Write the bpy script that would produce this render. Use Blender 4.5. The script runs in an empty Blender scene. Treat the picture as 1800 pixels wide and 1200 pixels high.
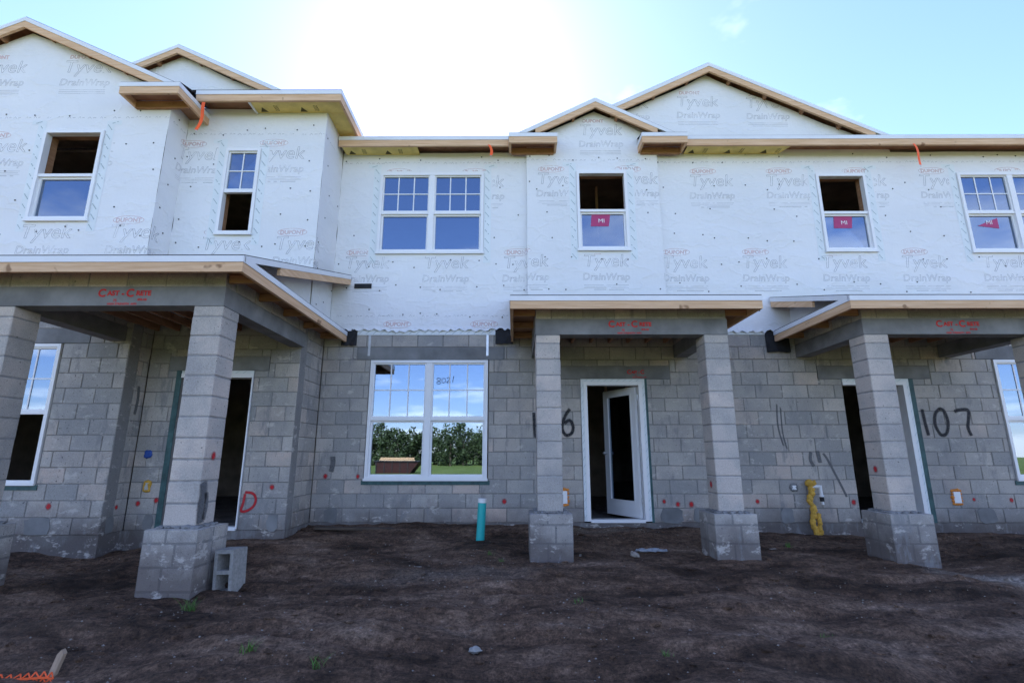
import bpy, bmesh, math, random
from mathutils import Vector, noise
random.seed(7)
R = math.radians
SC = bpy.context.scene
COL = SC.collection
# ------------------------------------------------------------------ camera
CAMX, CAMY, CAMZ, PITCH, YAW, FPX = 0.0, -7.838, 0.9616, 0.2220, -0.0045, 888.0
cam = bpy.data.cameras.new('camera'); cam.sensor_width = 36.0; cam.sensor_fit = 'HORIZONTAL'
cam.lens = FPX / 1800 * 36; cam.clip_start = 0.05; cam.clip_end = 2000
co = bpy.data.objects.new('camera', cam); COL.objects.link(co)
co.location = (CAMX, CAMY, CAMZ); co.rotation_euler = (math.pi / 2 + PITCH, 0, -YAW)
SC.camera = co
# ------------------------------------------------------------------ sky, sun, exposure
SUN_EL, SUN_AZ = R(41), R(-9)          # sun stands behind the building, a little left of the view axis
world = bpy.data.worlds.new('World'); SC.world = world; world.use_nodes = True
nt = world.node_tree; nt.nodes.clear()
def wn(t, **k):
    n = nt.nodes.new(t)
    for a, b in k.items(): setattr(n, a, b)
    return n
sky = wn('ShaderNodeTexSky', sky_type='NISHITA', sun_disc=False, sun_elevation=SUN_EL, sun_rotation=SUN_AZ, air_density=1.0, dust_density=0.22, ozone_density=4.0)
tc = wn('ShaderNodeTexCoord'); sep = wn('ShaderNodeSeparateXYZ'); nt.links.new(tc.outputs['Generated'], sep.inputs[0])
mz = wn('ShaderNodeMath', operation='MAXIMUM'); nt.links.new(sep.outputs['Z'], mz.inputs[0]); mz.inputs[1].default_value = 0.02
az = wn('ShaderNodeMath', operation='ADD'); nt.links.new(mz.outputs[0], az.inputs[0]); az.inputs[1].default_value = 0.12
dx = wn('ShaderNodeMath', operation='DIVIDE'); nt.links.new(sep.outputs['X'], dx.inputs[0]); nt.links.new(az.outputs[0], dx.inputs[1])
dy = wn('ShaderNodeMath', operation='DIVIDE'); nt.links.new(sep.outputs['Y'], dy.inputs[0]); nt.links.new(az.outputs[0], dy.inputs[1])
cmb = wn('ShaderNodeCombineXYZ'); nt.links.new(dx.outputs[0], cmb.inputs[0]); nt.links.new(dy.outputs[0], cmb.inputs[1]); cmb.inputs[2].default_value = 1.3
cn = wn('ShaderNodeTexNoise'); cn.inputs['Scale'].default_value = 0.85; cn.inputs['Detail'].default_value = 7; cn.inputs['Roughness'].default_value = 0.58
nt.links.new(cmb.outputs[0], cn.inputs['Vector'])
cr = wn('ShaderNodeValToRGB'); cr.color_ramp.elements[0].position = 0.49; cr.color_ramp.elements[1].position = 0.64
nt.links.new(cn.outputs[0], cr.inputs[0])
cw = wn('ShaderNodeMix', data_type='RGBA', blend_type='MIX')
hsv = wn('ShaderNodeHueSaturation'); hsv.inputs['Saturation'].default_value = 0.25; hsv.inputs['Value'].default_value = 1.4
tint = wn('ShaderNodeMix', data_type='RGBA', blend_type='MULTIPLY'); tint.inputs['Factor'].default_value = 1.0; tint.inputs['B'].default_value = (0.95, 0.92, 1.10, 1)
nt.links.new(sky.outputs[0], tint.inputs['A']); SKY = tint.outputs['Result']
nt.links.new(SKY, hsv.inputs['Color'])
cf = wn('ShaderNodeMath', operation='MULTIPLY'); nt.links.new(cr.outputs[0], cf.inputs[0]); cf.inputs[1].default_value = 0.8
nt.links.new(cf.outputs[0], cw.inputs['Factor']); nt.links.new(SKY, cw.inputs['A']); nt.links.new(hsv.outputs[0], cw.inputs['B'])
bg = wn('ShaderNodeBackground'); bg.inputs['Strength'].default_value = 0.085
nt.links.new(cw.outputs['Result'], bg.inputs['Color'])
wo = wn('ShaderNodeOutputWorld'); nt.links.new(bg.outputs[0], wo.inputs[0])
sl = bpy.data.lights.new('sun', 'SUN'); sl.energy = 4.5; sl.angle = R(0.53); sl.color = (1, 0.95, 0.87)
so = bpy.data.objects.new('sun', sl); COL.objects.link(so)
sdir = Vector((math.sin(SUN_AZ) * math.cos(SUN_EL), math.cos(SUN_AZ) * math.cos(SUN_EL), math.sin(SUN_EL)))
so.rotation_euler = (-sdir).to_track_quat('-Z', 'Y').to_euler()
SC.view_settings.view_transform = 'Standard'; SC.view_settings.look = 'None'
SC.view_settings.gamma = 1; SC.view_settings.use_curve_mapping = False
SC.view_settings.exposure = 2.22
SC.cycles.max_bounces = 6; SC.cycles.transparent_max_bounces = 8
# ------------------------------------------------------------------ materials
def newmat(name):
    m = bpy.data.materials.new(name); m.use_nodes = True
    return m, m.node_tree, m.node_tree.nodes['Principled BSDF']
def node(t, ty, **k):
    n = t.nodes.new(ty)
    for a, b in k.items(): setattr(n, a, b)
    return n
def pos(t, scale=(1, 1, 1)):
    g = node(t, 'ShaderNodeNewGeometry'); mp = node(t, 'ShaderNodeMapping'); mp.inputs['Scale'].default_value = scale
    t.links.new(g.outputs['Position'], mp.inputs['Vector']); return mp.outputs[0]
def noise_n(t, vec, sc, det=4, ro=0.55):
    n = node(t, 'ShaderNodeTexNoise'); n.inputs['Scale'].default_value = sc; n.inputs['Detail'].default_value = det; n.inputs['Roughness'].default_value = ro
    t.links.new(vec, n.inputs['Vector']); return n.outputs[0]
def ramp(t, fac, stops):
    r = node(t, 'ShaderNodeValToRGB'); e = r.color_ramp.elements
    while len(e) < len(stops): e.new(0.5)
    for i, (p, c) in enumerate(stops):
        e[i].position = p; e[i].color = (c[0], c[1], c[2], 1) if not isinstance(c, (int, float)) else (c, c, c, 1)
    t.links.new(fac, r.inputs[0]); return r.outputs[0]
def mixc(t, fac, a, b, bt='MIX'):
    m = node(t, 'ShaderNodeMix', data_type='RGBA', blend_type=bt)
    for inp, v in (('Factor', fac), ('A', a), ('B', b)):
        if isinstance(v, (tuple, list)): m.inputs[inp].default_value = (v[0], v[1], v[2], 1)
        elif isinstance(v, (int, float)): m.inputs[inp].default_value = v
        else: t.links.new(v, m.inputs[inp])
    return m.outputs['Result']
def bump(t, b, h, strength=0.4, dist=0.01):
    n = node(t, 'ShaderNodeBump'); n.inputs['Strength'].default_value = strength; n.inputs['Distance'].default_value = dist
    t.links.new(h, n.inputs['Height']); t.links.new(n.outputs[0], b.inputs['Normal'])
M = {}
def simple(name, col, rough=0.6, var=0.25, scale=8, bs=0.15, spec=0.3, stretch=(1, 1, 1), metal=0):
    m, t, b = newmat(name)
    v = pos(t, stretch); n = noise_n(t, v, scale, 5)
    lo = tuple(c * (1 - var) for c in col); hi = tuple(min(1, c * (1 + var)) for c in col)
    t.links.new(ramp(t, n, [(0.3, lo), (0.7, hi)]), b.inputs['Base Color'])
    b.inputs['Roughness'].default_value = rough; b.inputs['Specular IOR Level'].default_value = spec; b.inputs['Metallic'].default_value = metal
    if bs: bump(t, b, noise_n(t, v, scale * 4, 4), bs, 0.01)
    M[name] = m; return m
def block_mat(name, pal, stain=True):
    m, t, b = newmat(name)
    oi = node(t, 'ShaderNodeObjectInfo'); gi = node(t, 'ShaderNodeNewGeometry')
    ad = node(t, 'ShaderNodeMath', operation='ADD'); t.links.new(oi.outputs['Random'], ad.inputs[0]); t.links.new(gi.outputs['Random Per Island'], ad.inputs[1])
    fr = node(t, 'ShaderNodeMath', operation='FRACT'); t.links.new(ad.outputs[0], fr.inputs[0])
    base = ramp(t, fr.outputs[0], [(i / (len(pal) - 1), c) for i, c in enumerate(pal)])
    v = pos(t)
    big = noise_n(t, v, 1.3, 6, 0.6)
    c1 = mixc(t, ramp(t, big, [(0.42, 0.0), (0.62, 0.65)]), base, (0.30, 0.296, 0.29))
    grain = noise_n(t, v, 90, 3, 0.7)
    c2 = mixc(t, 0.35, c1, ramp(t, grain, [(0.3, 0.12), (0.7, 0.6)]), 'OVERLAY')
    pit = ramp(t, noise_n(t, v, 38, 2), [(0.27, 1.0), (0.33, 0.0)])
    c3 = mixc(t, pit, c2, (0.12, 0.12, 0.12))
    if stain:   # mud splashed up the lowest courses and mortar smears with shapes of their own
        sx = node(t, 'ShaderNodeSeparateXYZ'); t.links.new(gi.outputs['Position'], sx.inputs[0])
        nz = node(t, 'ShaderNodeMath', operation='MULTIPLY_ADD'); t.links.new(noise_n(t, v, 2.2, 6, 0.65), nz.inputs[0]); nz.inputs[1].default_value = -0.9; t.links.new(sx.outputs['Z'], nz.inputs[2])
        mud = ramp(t, nz.outputs[0], [(0.0, 0.85), (0.0001, 0.85)])
        mr = node(t, 'ShaderNodeMapRange'); t.links.new(nz.outputs[0], mr.inputs[0])
        mr.inputs[1].default_value = -0.60; mr.inputs[2].default_value = -0.14; mr.inputs[3].default_value = 0.8; mr.inputs[4].default_value = 0.0
        c3 = mixc(t, mr.outputs[0], c3, (0.105, 0.085, 0.078))
        sm = ramp(t, noise_n(t, pos(t, (2.2, 2.2, 0.7)), 2.6, 7, 0.7), [(0.55, 0.0), (0.64, 0.75)])
        c3 = mixc(t, sm, c3, (0.24, 0.237, 0.233))
        sm2 = ramp(t, noise_n(t, pos(t, (1.1, 1.1, 1.9)), 4.2, 8, 0.72), [(0.57, 0.0), (0.64, 0.75)])
        c3 = mixc(t, sm2, c3, (0.55, 0.51, 0.46))
    t.links.new(c3, b.inputs['Base Color']); b.inputs['Roughness'].default_value = 0.92; b.inputs['Specular IOR Level'].default_value = 0.15
    h = mixc(t, 0.5, grain, noise_n(t, v, 22, 6, 0.7))
    bump(t, b, h, 0.8, 0.01)
    M[name] = m
G1, G2, G3, P1, P2 = (0.45, 0.42, 0.38), (0.54, 0.50, 0.445), (0.36, 0.348, 0.325), (0.60, 0.505, 0.425), (0.50, 0.45, 0.395)
block_mat('block', [G1, G2, P2, G3, G1, P1, G2, G3, P2, G1, G2])
block_mat('column', [(0.59, 0.53, 0.465), (0.52, 0.475, 0.425), (0.63, 0.555, 0.48), (0.56, 0.505, 0.445)], False)
block_mat('pedestal', [(0.49, 0.45, 0.40), (0.43, 0.40, 0.365), (0.53, 0.485, 0.43)], True)
simple('mortar', (0.29, 0.28, 0.268), 0.95, 0.22, 14, 0.4)
block_mat('mortar_stained', [(0.26, 0.25, 0.235), (0.28, 0.27, 0.255)])
simple('lintel', (0.20, 0.20, 0.197), 0.85, 0.3, 3.0, 0.25)
simple('slab', (0.27, 0.265, 0.26), 0.9, 0.3, 5, 0.4)
simple('white_metal', (0.74, 0.75, 0.76), 0.4, 0.05, 3, 0.0, 0.5)
simple('vinyl', (0.80, 0.80, 0.80), 0.35, 0.03, 3, 0.0, 0.5)
simple('membrane', (0.045, 0.10, 0.10), 0.55, 0.35, 9, 0.2)
simple('black_felt', (0.018, 0.018, 0.02), 0.7, 0.3, 10, 0.2)
simple('shingle', (0.05, 0.05, 0.055), 0.9, 0.4, 30, 0.4)
simple('yellow_board', (0.74, 0.58, 0.19), 0.8, 0.16, 5, 0.1)
simple('board_print', (0.10, 0.08, 0.03), 0.9, 0.1, 5, 0)
simple('interior', (0.26, 0.21, 0.16), 0.9, 0.3, 3, 0)
simple('galv', (0.55, 0.56, 0.57), 0.35, 0.1, 20, 0, 0.5, metal=0.7)
simple('tape', (0.73, 0.77, 0.775), 0.45, 0.04, 6, 0.1)
simple('tape_print', (0.34, 0.42, 0.43), 0.7, 0.1, 6, 0)
simple('print_grey', (0.40, 0.40, 0.42), 0.7, 0.1, 6, 0)
simple('print_red', (0.76, 0.45, 0.42), 0.7, 0.1, 6, 0)
simple('nail_cap', (0.05, 0.05, 0.055), 0.5, 0.1, 6, 0)
simple('pvc_teal', (0.02, 0.42, 0.40), 0.35, 0.08, 5, 0.05, 0.5)
simple('pvc_white', (0.75, 0.75, 0.74), 0.4, 0.05, 5, 0.0, 0.5)
simple('foam_yellow', (0.62, 0.36, 0.06), 0.75, 0.25, 22, 0.5)
simple('foam_orange', (0.70, 0.26, 0.05), 0.75, 0.25, 22, 0.5)
simple('blue_box', (0.03, 0.08, 0.30), 0.5, 0.1, 8, 0)
simple('orange_net', (0.85, 0.13, 0.04), 0.5, 0.15, 8, 0)
simple('ribbon', (0.95, 0.13, 0.03), 0.5, 0.08, 8, 0)
simple('stencil_red', (0.55, 0.035, 0.035), 0.8, 0.3, 30, 0)
simple('sticker', (0.42, 0.05, 0.16), 0.5, 0.05, 5, 0)
simple('marker', (0.03, 0.03, 0.05), 0.6, 0.1, 5, 0)
simple('grey_wood', (0.33, 0.24, 0.165), 0.85, 0.3, 10, 0.3, stretch=(1, 1, 0.2))
simple('hollow_block', (0.29, 0.28, 0.26), 0.95, 0.2, 40, 0.6, 0.1)
simple('pebble', (0.24, 0.21, 0.18), 0.8, 0.35, 3, 0)
simple('plastic', (0.30, 0.32, 0.35), 0.3, 0.2, 20, 0.3, 0.5)
simple('blade', (0.09, 0.19, 0.035), 0.6, 0.3, 6, 0)
simple('bark', (0.08, 0.06, 0.045), 0.9, 0.3, 6, 0.3)
simple('dump_red', (0.035, 0.007, 0.006), 0.6, 0.25, 4, 0.1)
simple('dump_black', (0.02, 0.02, 0.022), 0.5, 0.2, 4, 0.1)
def faded(name, col):
    m, t, b = newmat(name); b.inputs['Base Color'].default_value = (*col, 1); b.inputs['Roughness'].default_value = 0.7
    tr = node(t, 'ShaderNodeBsdfTransparent'); mx = node(t, 'ShaderNodeMixShader')
    t.links.new(ramp(t, noise_n(t, pos(t), 3.5, 6, 0.7), [(0.32, 0.15), (0.65, 0.8)]), mx.inputs[0]); t.links.new(tr.outputs[0], mx.inputs[1]); t.links.new(b.outputs[0], mx.inputs[2])
    t.links.new(mx.outputs[0], t.nodes['Material Output'].inputs[0]); M[name] = m
faded('print_grey', (0.42, 0.42, 0.44)); faded('print_red', (0.76, 0.45, 0.42))
# foliage
m, t, b = newmat('leaf'); gi = node(t, 'ShaderNodeNewGeometry')
t.links.new(ramp(t, gi.outputs['Random Per Island'], [(0, (0.014, 0.028, 0.008)), (0.5, (0.028, 0.05, 0.012)), (1, (0.055, 0.085, 0.025))]), b.inputs['Base Color'])
b.inputs['Roughness'].default_value = 0.7; M['leaf'] = m
# wood
def wood(name, c1, c2, st):
    m, t, b = newmat(name); v = pos(t, st)
    n = noise_n(t, v, 9, 6, 0.6); kn = ramp(t, noise_n(t, pos(t), 5.5, 2), [(0.68, 0.0), (0.74, 0.7)])
    c = mixc(t, kn, ramp(t, n, [(0.3, c1), (0.7, c2)]), (0.16, 0.07, 0.03))
    t.links.new(c, b.inputs['Base Color']); b.inputs['Roughness'].default_value = 0.75; b.inputs['Specular IOR Level'].default_value = 0.2
    bump(t, b, n, 0.2, 0.004); M[name] = m
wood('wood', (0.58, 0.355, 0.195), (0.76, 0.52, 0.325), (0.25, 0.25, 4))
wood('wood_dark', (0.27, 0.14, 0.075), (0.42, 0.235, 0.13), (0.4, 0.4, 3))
# house wrap
m, t, b = newmat('wrap'); v = pos(t)
c = ramp(t, noise_n(t, v, 0.9, 5), [(0.3, (0.73, 0.735, 0.74)), (0.7, (0.80, 0.80, 0.80))])
c = mixc(t, ramp(t, noise_n(t, pos(t, (1, 1, 2.2)), 1.6, 7, 0.72), [(0.64, 0.0), (0.74, 0.35)]), c, (0.56, 0.52, 0.44))
t.links.new(c, b.inputs['Base Color']); b.inputs['Roughness'].default_value = 0.55; b.inputs['Specular IOR Level'].default_value = 0.3
h = mixc(t, 0.3, noise_n(t, pos(t, (1, 1, 1.6)), 2.2, 7, 0.66), noise_n(t, pos(t, (2.5, 2.5, 1)), 9, 4))
cn_ = node(t, 'ShaderNodeMath', operation='SUBTRACT'); t.links.new(noise_n(t, pos(t, (1, 1, 1.8)), 1.5, 4, 0.5), cn_.inputs[0]); cn_.inputs[1].default_value = 0.5
ca_ = node(t, 'ShaderNodeMath', operation='ABSOLUTE'); t.links.new(cn_.outputs[0], ca_.inputs[0])
h = mixc(t, 0.35, h, ramp(t, ca_.outputs[0], [(0.0, 1.0), (0.035, 0.35), (0.12, 0.0)]))
bump(t, b, h, 0.5, 0.032); M['wrap'] = m
# glass
m, t, b = newmat('glass'); t.nodes.remove(b)
gl = node(t, 'ShaderNodeBsdfGlossy'); gl.inputs['Roughness'].default_value = 0.0; gl.inputs['Color'].default_value = (0.66, 0.80, 1, 1)
tr = node(t, 'ShaderNodeBsdfTransparent'); tr.inputs['Color'].default_value = (0.45, 0.48, 0.48, 1)
lw = node(t, 'ShaderNodeLayerWeight'); lw.inputs['Blend'].default_value = 0.35
mr = node(t, 'ShaderNodeMapRange'); t.links.new(lw.outputs['Fresnel'], mr.inputs[0]); mr.inputs[3].default_value = 0.22; mr.inputs[4].default_value = 0.95
mx = node(t, 'ShaderNodeMixShader'); t.links.new(mr.outputs[0], mx.inputs[0]); t.links.new(tr.outputs[0], mx.inputs[1]); t.links.new(gl.outputs[0], mx.inputs[2])
# slight waviness of the panes
bp = node(t, 'ShaderNodeBump'); bp.inputs['Strength'].default_value = 0.02; bp.inputs['Distance'].default_value = 0.01
t.links.new(noise_n(t, pos(t), 1.5, 1), bp.inputs['Height']); t.links.new(bp.outputs[0], gl.inputs['Normal'])
t.links.new(mx.outputs[0], t.nodes['Material Output'].inputs[0]); M['glass'] = m
# soft-edged spray paint: opacity from a vertex attribute
def spray(name, col):
    m, t, b = newmat(name); b.inputs['Base Color'].default_value = (*col, 1); b.inputs['Roughness'].default_value = 0.8
    at = node(t, 'ShaderNodeAttribute', attribute_name='soft'); tr = node(t, 'ShaderNodeBsdfTransparent'); mx = node(t, 'ShaderNodeMixShader')
    mu = node(t, 'ShaderNodeMath', operation='MULTIPLY'); t.links.new(at.outputs['Fac'], mu.inputs[0])
    t.links.new(ramp(t, noise_n(t, pos(t), 60, 3), [(0.25, 0.55), (0.6, 1.0)]), mu.inputs[1])
    t.links.new(mu.outputs[0], mx.inputs[0]); t.links.new(tr.outputs[0], mx.inputs[1]); t.links.new(b.outputs[0], mx.inputs[2])
    t.links.new(mx.outputs[0], t.nodes['Material Output'].inputs[0]); M[name] = m
spray('spray_red', (0.50, 0.012, 0.02)); spray('spray_black', (0.02, 0.02, 0.024)); spray('smear', (0.13, 0.13, 0.132))
# mud and field
m, t, b = newmat('mud'); v = pos(t); gi = node(t, 'ShaderNodeNewGeometry'); sx = node(t, 'ShaderNodeSeparateXYZ'); t.links.new(gi.outputs['Position'], sx.inputs[0])
n1 = noise_n(t, pos(t, (0.7, 1.5, 1)), 1.5, 9, 0.68); n2 = noise_n(t, v, 14, 6, 0.7); n3 = noise_n(t, v, 130, 3, 0.7)
c = ramp(t, n1, [(0.36, (0.032, 0.017, 0.009)), (0.47, (0.108, 0.063, 0.039)), (0.56, (0.175, 0.108, 0.070)), (0.66, (0.26, 0.175, 0.122))])
def pool(cx, cy, sx2, sy2, rot):        # a drier, paler patch of sand with its own outline
    mp = node(t, 'ShaderNodeMapping', vector_type='TEXTURE'); mp.inputs['Location'].default_value = (cx, cy, -0.3); mp.inputs['Scale'].default_value = (sx2, sy2, 4); mp.inputs['Rotation'].default_value = (0, 0, rot)
    t.links.new(gi.outputs['Position'], mp.inputs['Vector']); ln = node(t, 'ShaderNodeVectorMath', operation='LENGTH'); t.links.new(mp.outputs[0], ln.inputs[0])
    ad = node(t, 'ShaderNodeMath', operation='MULTIPLY_ADD'); t.links.new(noise_n(t, v, 3.5, 7, 0.7), ad.inputs[0]); ad.inputs[1].default_value = 1.6; t.links.new(ln.outputs['Value'], ad.inputs[2])
    return ramp(t, ad.outputs[0], [(0.75, 0.85), (1.0, 0.0)]) if False else ramp2(ad.outputs[0])
def ramp2(x):
    mr = node(t, 'ShaderNodeMapRange'); t.links.new(x, mr.inputs[0]); mr.inputs[1].default_value = 1.1; mr.inputs[2].default_value = 1.75; mr.inputs[3].default_value = 0.75; mr.inputs[4].default_value = 0.0; return mr.outputs[0]
c = mixc(t, pool(5.35, -2.35, 1.2, 0.28, -0.35), c, (0.42, 0.36, 0.30))
c = mixc(t, pool(1.35, -0.35, 0.7, 0.25, 0.1), c, (0.24, 0.19, 0.14))
c = mixc(t, pool(-0.6, -2.3, 1.4, 0.35, 0.15), c, (0.20, 0.15, 0.115))
c = mixc(t, 0.75, c, ramp(t, n2, [(0.3, 0.08), (0.7, 0.85)]), 'OVERLAY')
c = mixc(t, 0.8, c, ramp(t, noise_n(t, v, 42, 8, 0.85), [(0.36, 0.05), (0.64, 0.95)]), 'OVERLAY')
c = mixc(t, ramp(t, noise_n(t, pos(t, (0.5, 2.2, 1)), 2.4, 8, 0.75), [(0.53, 0.0), (0.62, 0.5)]), c, (0.035, 0.021, 0.013))
gm = node(t, 'ShaderNodeMapRange'); t.links.new(sx.outputs['Y'], gm.inputs[0]); gm.inputs[1].default_value = -11; gm.inputs[2].default_value = -18
c = mixc(t, gm.outputs[0], c, ramp(t, noise_n(t, v, 0.35, 6), [(0.3, (0.075, 0.125, 0.025)), (0.7, (0.16, 0.21, 0.055))]))
t.links.new(c, b.inputs['Base Color']); b.inputs['Roughness'].default_value = 0.85; b.inputs['Specular IOR Level'].default_value = 0.25
h = mixc(t, 0.4, noise_n(t, pos(t, (0.8, 1.6, 1)), 10, 7, 0.72), noise_n(t, v, 38, 7, 0.8)); bump(t, b, h, 1.0, 0.07); M['mud'] = m
# ------------------------------------------------------------------ mesh helpers
class MB:
    def __init__(s): s.v = []; s.f = []; s.a = []
    def quad(s, p, soft=None):
        i = len(s.v); s.v += [tuple(q) for q in p]; s.f.append(tuple(range(i, i + len(p))))
        s.a += (soft if soft else [1.0] * len(p))
    def box(s, x0, x1, y0, y1, z0, z1):
        i = len(s.v)
        s.v += [(x0, y0, z0), (x1, y0, z0), (x1, y1, z0), (x0, y1, z0), (x0, y0, z1), (x1, y0, z1), (x1, y1, z1), (x0, y1, z1)]; s.a += [1.0] * 8
        for f in ((0, 3, 2, 1), (4, 5, 6, 7), (0, 1, 5, 4), (1, 2, 6, 5), (2, 3, 7, 6), (3, 0, 4, 7)): s.f.append(tuple(i + k for k in f))
        return s
    def prism(s, pts, d):           # closed polygon (3D points) pushed along vector d
        n = len(pts); i = len(s.v); d = Vector(d)
        s.v += [tuple(p) for p in pts] + [tuple(Vector(p) + d) for p in pts]; s.a += [1.0] * (2 * n)
        s.f.append(tuple(i + k for k in range(n))); s.f.append(tuple(i + n + k for k in reversed(range(n))))
        for k in range(n): s.f.append((i + k, i + n + k, i + n + (k + 1) % n, i + (k + 1) % n))
        return s
    def tube(s, a, b, r0, r1=None, n=12, cap=True):
        a = Vector(a); b = Vector(b); r1 = r0 if r1 is None else r1; d = (b - a).normalized()
        u = d.orthogonal().normalized(); w = d.cross(u); i = len(s.v)
        for p, r in ((a, r0), (b, r1)):
            for k in range(n):
                an = 2 * math.pi * k / n; s.v.append(tuple(p + u * (r * math.cos(an)) + w * (r * math.sin(an)))); s.a.append(1.0)
        for k in range(n): s.f.append((i + k, i + (k + 1) % n, i + n + (k + 1) % n, i + n + k))
        if cap: s.f.append(tuple(i + k for k in reversed(range(n)))); s.f.append(tuple(i + n + k for k in range(n)))
        return s
    def blob(s, c, r, sq=(1, 1, 1), seed=0, sub=2, amp=0.25):
        bm = bmesh.new(); bmesh.ops.create_icosphere(bm, subdivisions=sub, radius=1.0); i = len(s.v)
        for v in bm.verts:
            k = 1 + amp * noise.noise(v.co * 1.7 + Vector((seed * 3.1, seed, 0)))
            s.v.append((c[0] + v.co.x * r * sq[0] * k, c[1] + v.co.y * r * sq[1] * k, c[2] + v.co.z * r * sq[2] * k)); s.a.append(1.0)
        bm.faces.ensure_lookup_table()
        for f in bm.faces: s.f.append(tuple(i + v.index for v in f.verts))
        bm.free(); return s
    def mesh(s, name, mat, fix=True, smooth=False, soft=False):
        me = bpy.data.meshes.new(name); me.from_pydata(s.v, [], s.f); me.materials.append(M[mat])
        if soft:
            at = me.attributes.new('soft', 'FLOAT', 'POINT'); at.data.foreach_set('value', s.a)
        if fix:
            bm = bmesh.new(); bm.from_mesh(me); bmesh.ops.recalc_face_normals(bm, faces=bm.faces); bm.to_mesh(me); bm.free()
        if smooth:
            for p in me.polygons: p.use_smooth = True
        me.update(); return me
    def build(s, name, mat, parent=None, **k):
        return link(name, s.mesh(name, mat, **k), parent)
def link(name, me, parent=None, loc=None):
    o = bpy.data.objects.new(name, me); COL.objects.link(o)
    if parent: o.parent = parent
    if loc: o.location = loc
    return o
def empty(name, loc=(0, 0, 0), parent=None):
    o = bpy.data.objects.new(name, None); o.empty_display_size = 0.2; COL.objects.link(o); o.location = loc
    if parent: o.parent = parent
    return o
def tag(o, label, cat, group=None):
    o['label'] = label; o['category'] = cat
    if group: o['group'] = group
    return o
def px(x, y, z):                     # where a point lands in the 1800x1200 photograph
    y -= CAMY; z -= CAMZ; d = y * math.cos(PITCH) + z * math.sin(PITCH)
    if d < 0.1: return None
    return 900 + FPX * (x + 0.0045 * y) / d, 600 - FPX * (z * math.cos(PITCH) - y * math.sin(PITCH)) / d
# text outlines and fills
def text_mesh(body, size, filled=False, shear=0.0, res=3, off=0.0):
    cu = bpy.data.curves.new('t', 'FONT'); cu.body = body; cu.size = size; cu.shear = shear; cu.resolution_u = res; cu.offset = off
    cu.fill_mode = 'FRONT' if filled else 'NONE'
    if not filled: cu.dimensions = '3D'
    cu.align_x = 'CENTER'
    ob = bpy.data.objects.new('t', cu); COL.objects.link(ob)
    dg = bpy.context.evaluated_depsgraph_get(); ev = ob.evaluated_get(dg); me = ev.to_mesh()
    vs = [v.co.copy() for v in me.vertices]; es = [tuple(e.vertices) for e in me.edges]; fs = [tuple(p.vertices) for p in me.polygons]
    ev.to_mesh_clear(); bpy.data.objects.remove(ob); bpy.data.curves.remove(cu)
    return vs, es, fs
class Wall:                          # a vertical plane: s runs along T, d outwards along N
    def __init__(s, o, T, N): s.o = Vector(o); s.T = Vector(T); s.N = Vector(N)
    def p(s, a, z, d=0.0): return s.o + s.T * a + s.N * d + Vector((0, 0, z))
C = 0.2032
YB, YE = -1.2192, -0.8128            # bay wall and entrance wall in front of the main wall (y = 0)
XB, XE = -5.165, -3.03               # their outer corners
W_main = Wall((0, 0, 0), (1, 0, 0), (0, -1, 0))
W_ent = Wall((0, YE, 0), (1, 0, 0), (0, -1, 0))
W_bay = Wall((0, YB, 0), (1, 0, 0), (0, -1, 0))
W_eret = Wall((XE, 0, 0), (0, 1, 0), (1, 0, 0))
W_bret = Wall((XB, 0, 0), (0, 1, 0), (1, 0, 0))
house = empty('townhouse_row')
tag(house, 'unfinished two storey townhouse row, grey block below and white printed house wrap above', 'building')
# ------------------------------------------------------------------ ground
CTRL = [(-1.7, 0, .01), (-2.8, 0, -.04), (-.5, 0, -.01), (.6, -.05, -.03), (1.5, -.35, -.05), (2.3, 0, -.07), (3.2, 0, -.12), (4.5, 0, -.17), (6.6, 0, -.14), (9, 0, -.13),
        (-5.2, -1.22, -.26), (-6.4, -1.22, -.2), (-8, -1.3, -.2), (-4.2, -.8, -.13), (-3.3, -.8, -.10), (.17, -1.68, -.19), (.68, -1.68, -.19), (1.6, -1.5, -.2), (2.3, -1.68, -.2), (2.83, -1.68, -.2),
        (4.35, -1.68, -.22), (4.86, -1.68, -.28), (6.8, -1.68, -.28), (-3.42, -2.97, -.28), (-2.89, -2.97, -.26), (-5.3, -2.97, -.3), (-.45, -.85, -.13), (-1.5, -1.6, -.16), (-1.5, -3, -.25), (1, -3, -.28), (3.5, -3.2, -.3), (6, -3.2, -.34),
        (-3, -4.6, -.38), (0, -4.6, -.38), (3, -4.6, -.4), (0, -6.5, -.5), (-5, -6.5, -.5), (5, -6.5, -.5), (0, -9, -.56), (-8, -9, -.56), (8, -9, -.56), (9, -4, -.38), (-8, -4, -.36)]
def gz0(x, y):
    if y < -12 or abs(x) > 30: return -0.6
    sw = sz = 0.0
    for a, b, z in CTRL:
        w = 1.0 / ((x - a) ** 2 + (y - b) ** 2 + 0.03) ** 1.6; sw += w; sz += w * z
    z = sz / sw
    k = max(0.0, min(1.0, (-y - 9) / 3)) if y < -9 else 0.0
    k = max(k, max(0.0, min(1.0, (abs(x) - 12) / 12)))
    return z * (1 - k) - 0.6 * k
def gz(x, y):
    z = gz0(x, y)
    if -10 < y < 2 and abs(x) < 12:
        p = Vector((x, y, 0))
        z += 0.035 * noise.noise(p * 1.3) + 0.028 * noise.noise(Vector((x * 1.4, y * 4.5, 3))) + 0.018 * noise.noise(p * 6.0) + 0.011 * noise.noise(p * 15.0)
        r = noise.noise(Vector((x * .5, y * 2.1, 9)))         # shallow ruts
        z -= 0.05 * max(0, 1 - abs(r) * 6) * max(0.0, min(1.0, (-y - 1.2)))
    return z
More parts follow.
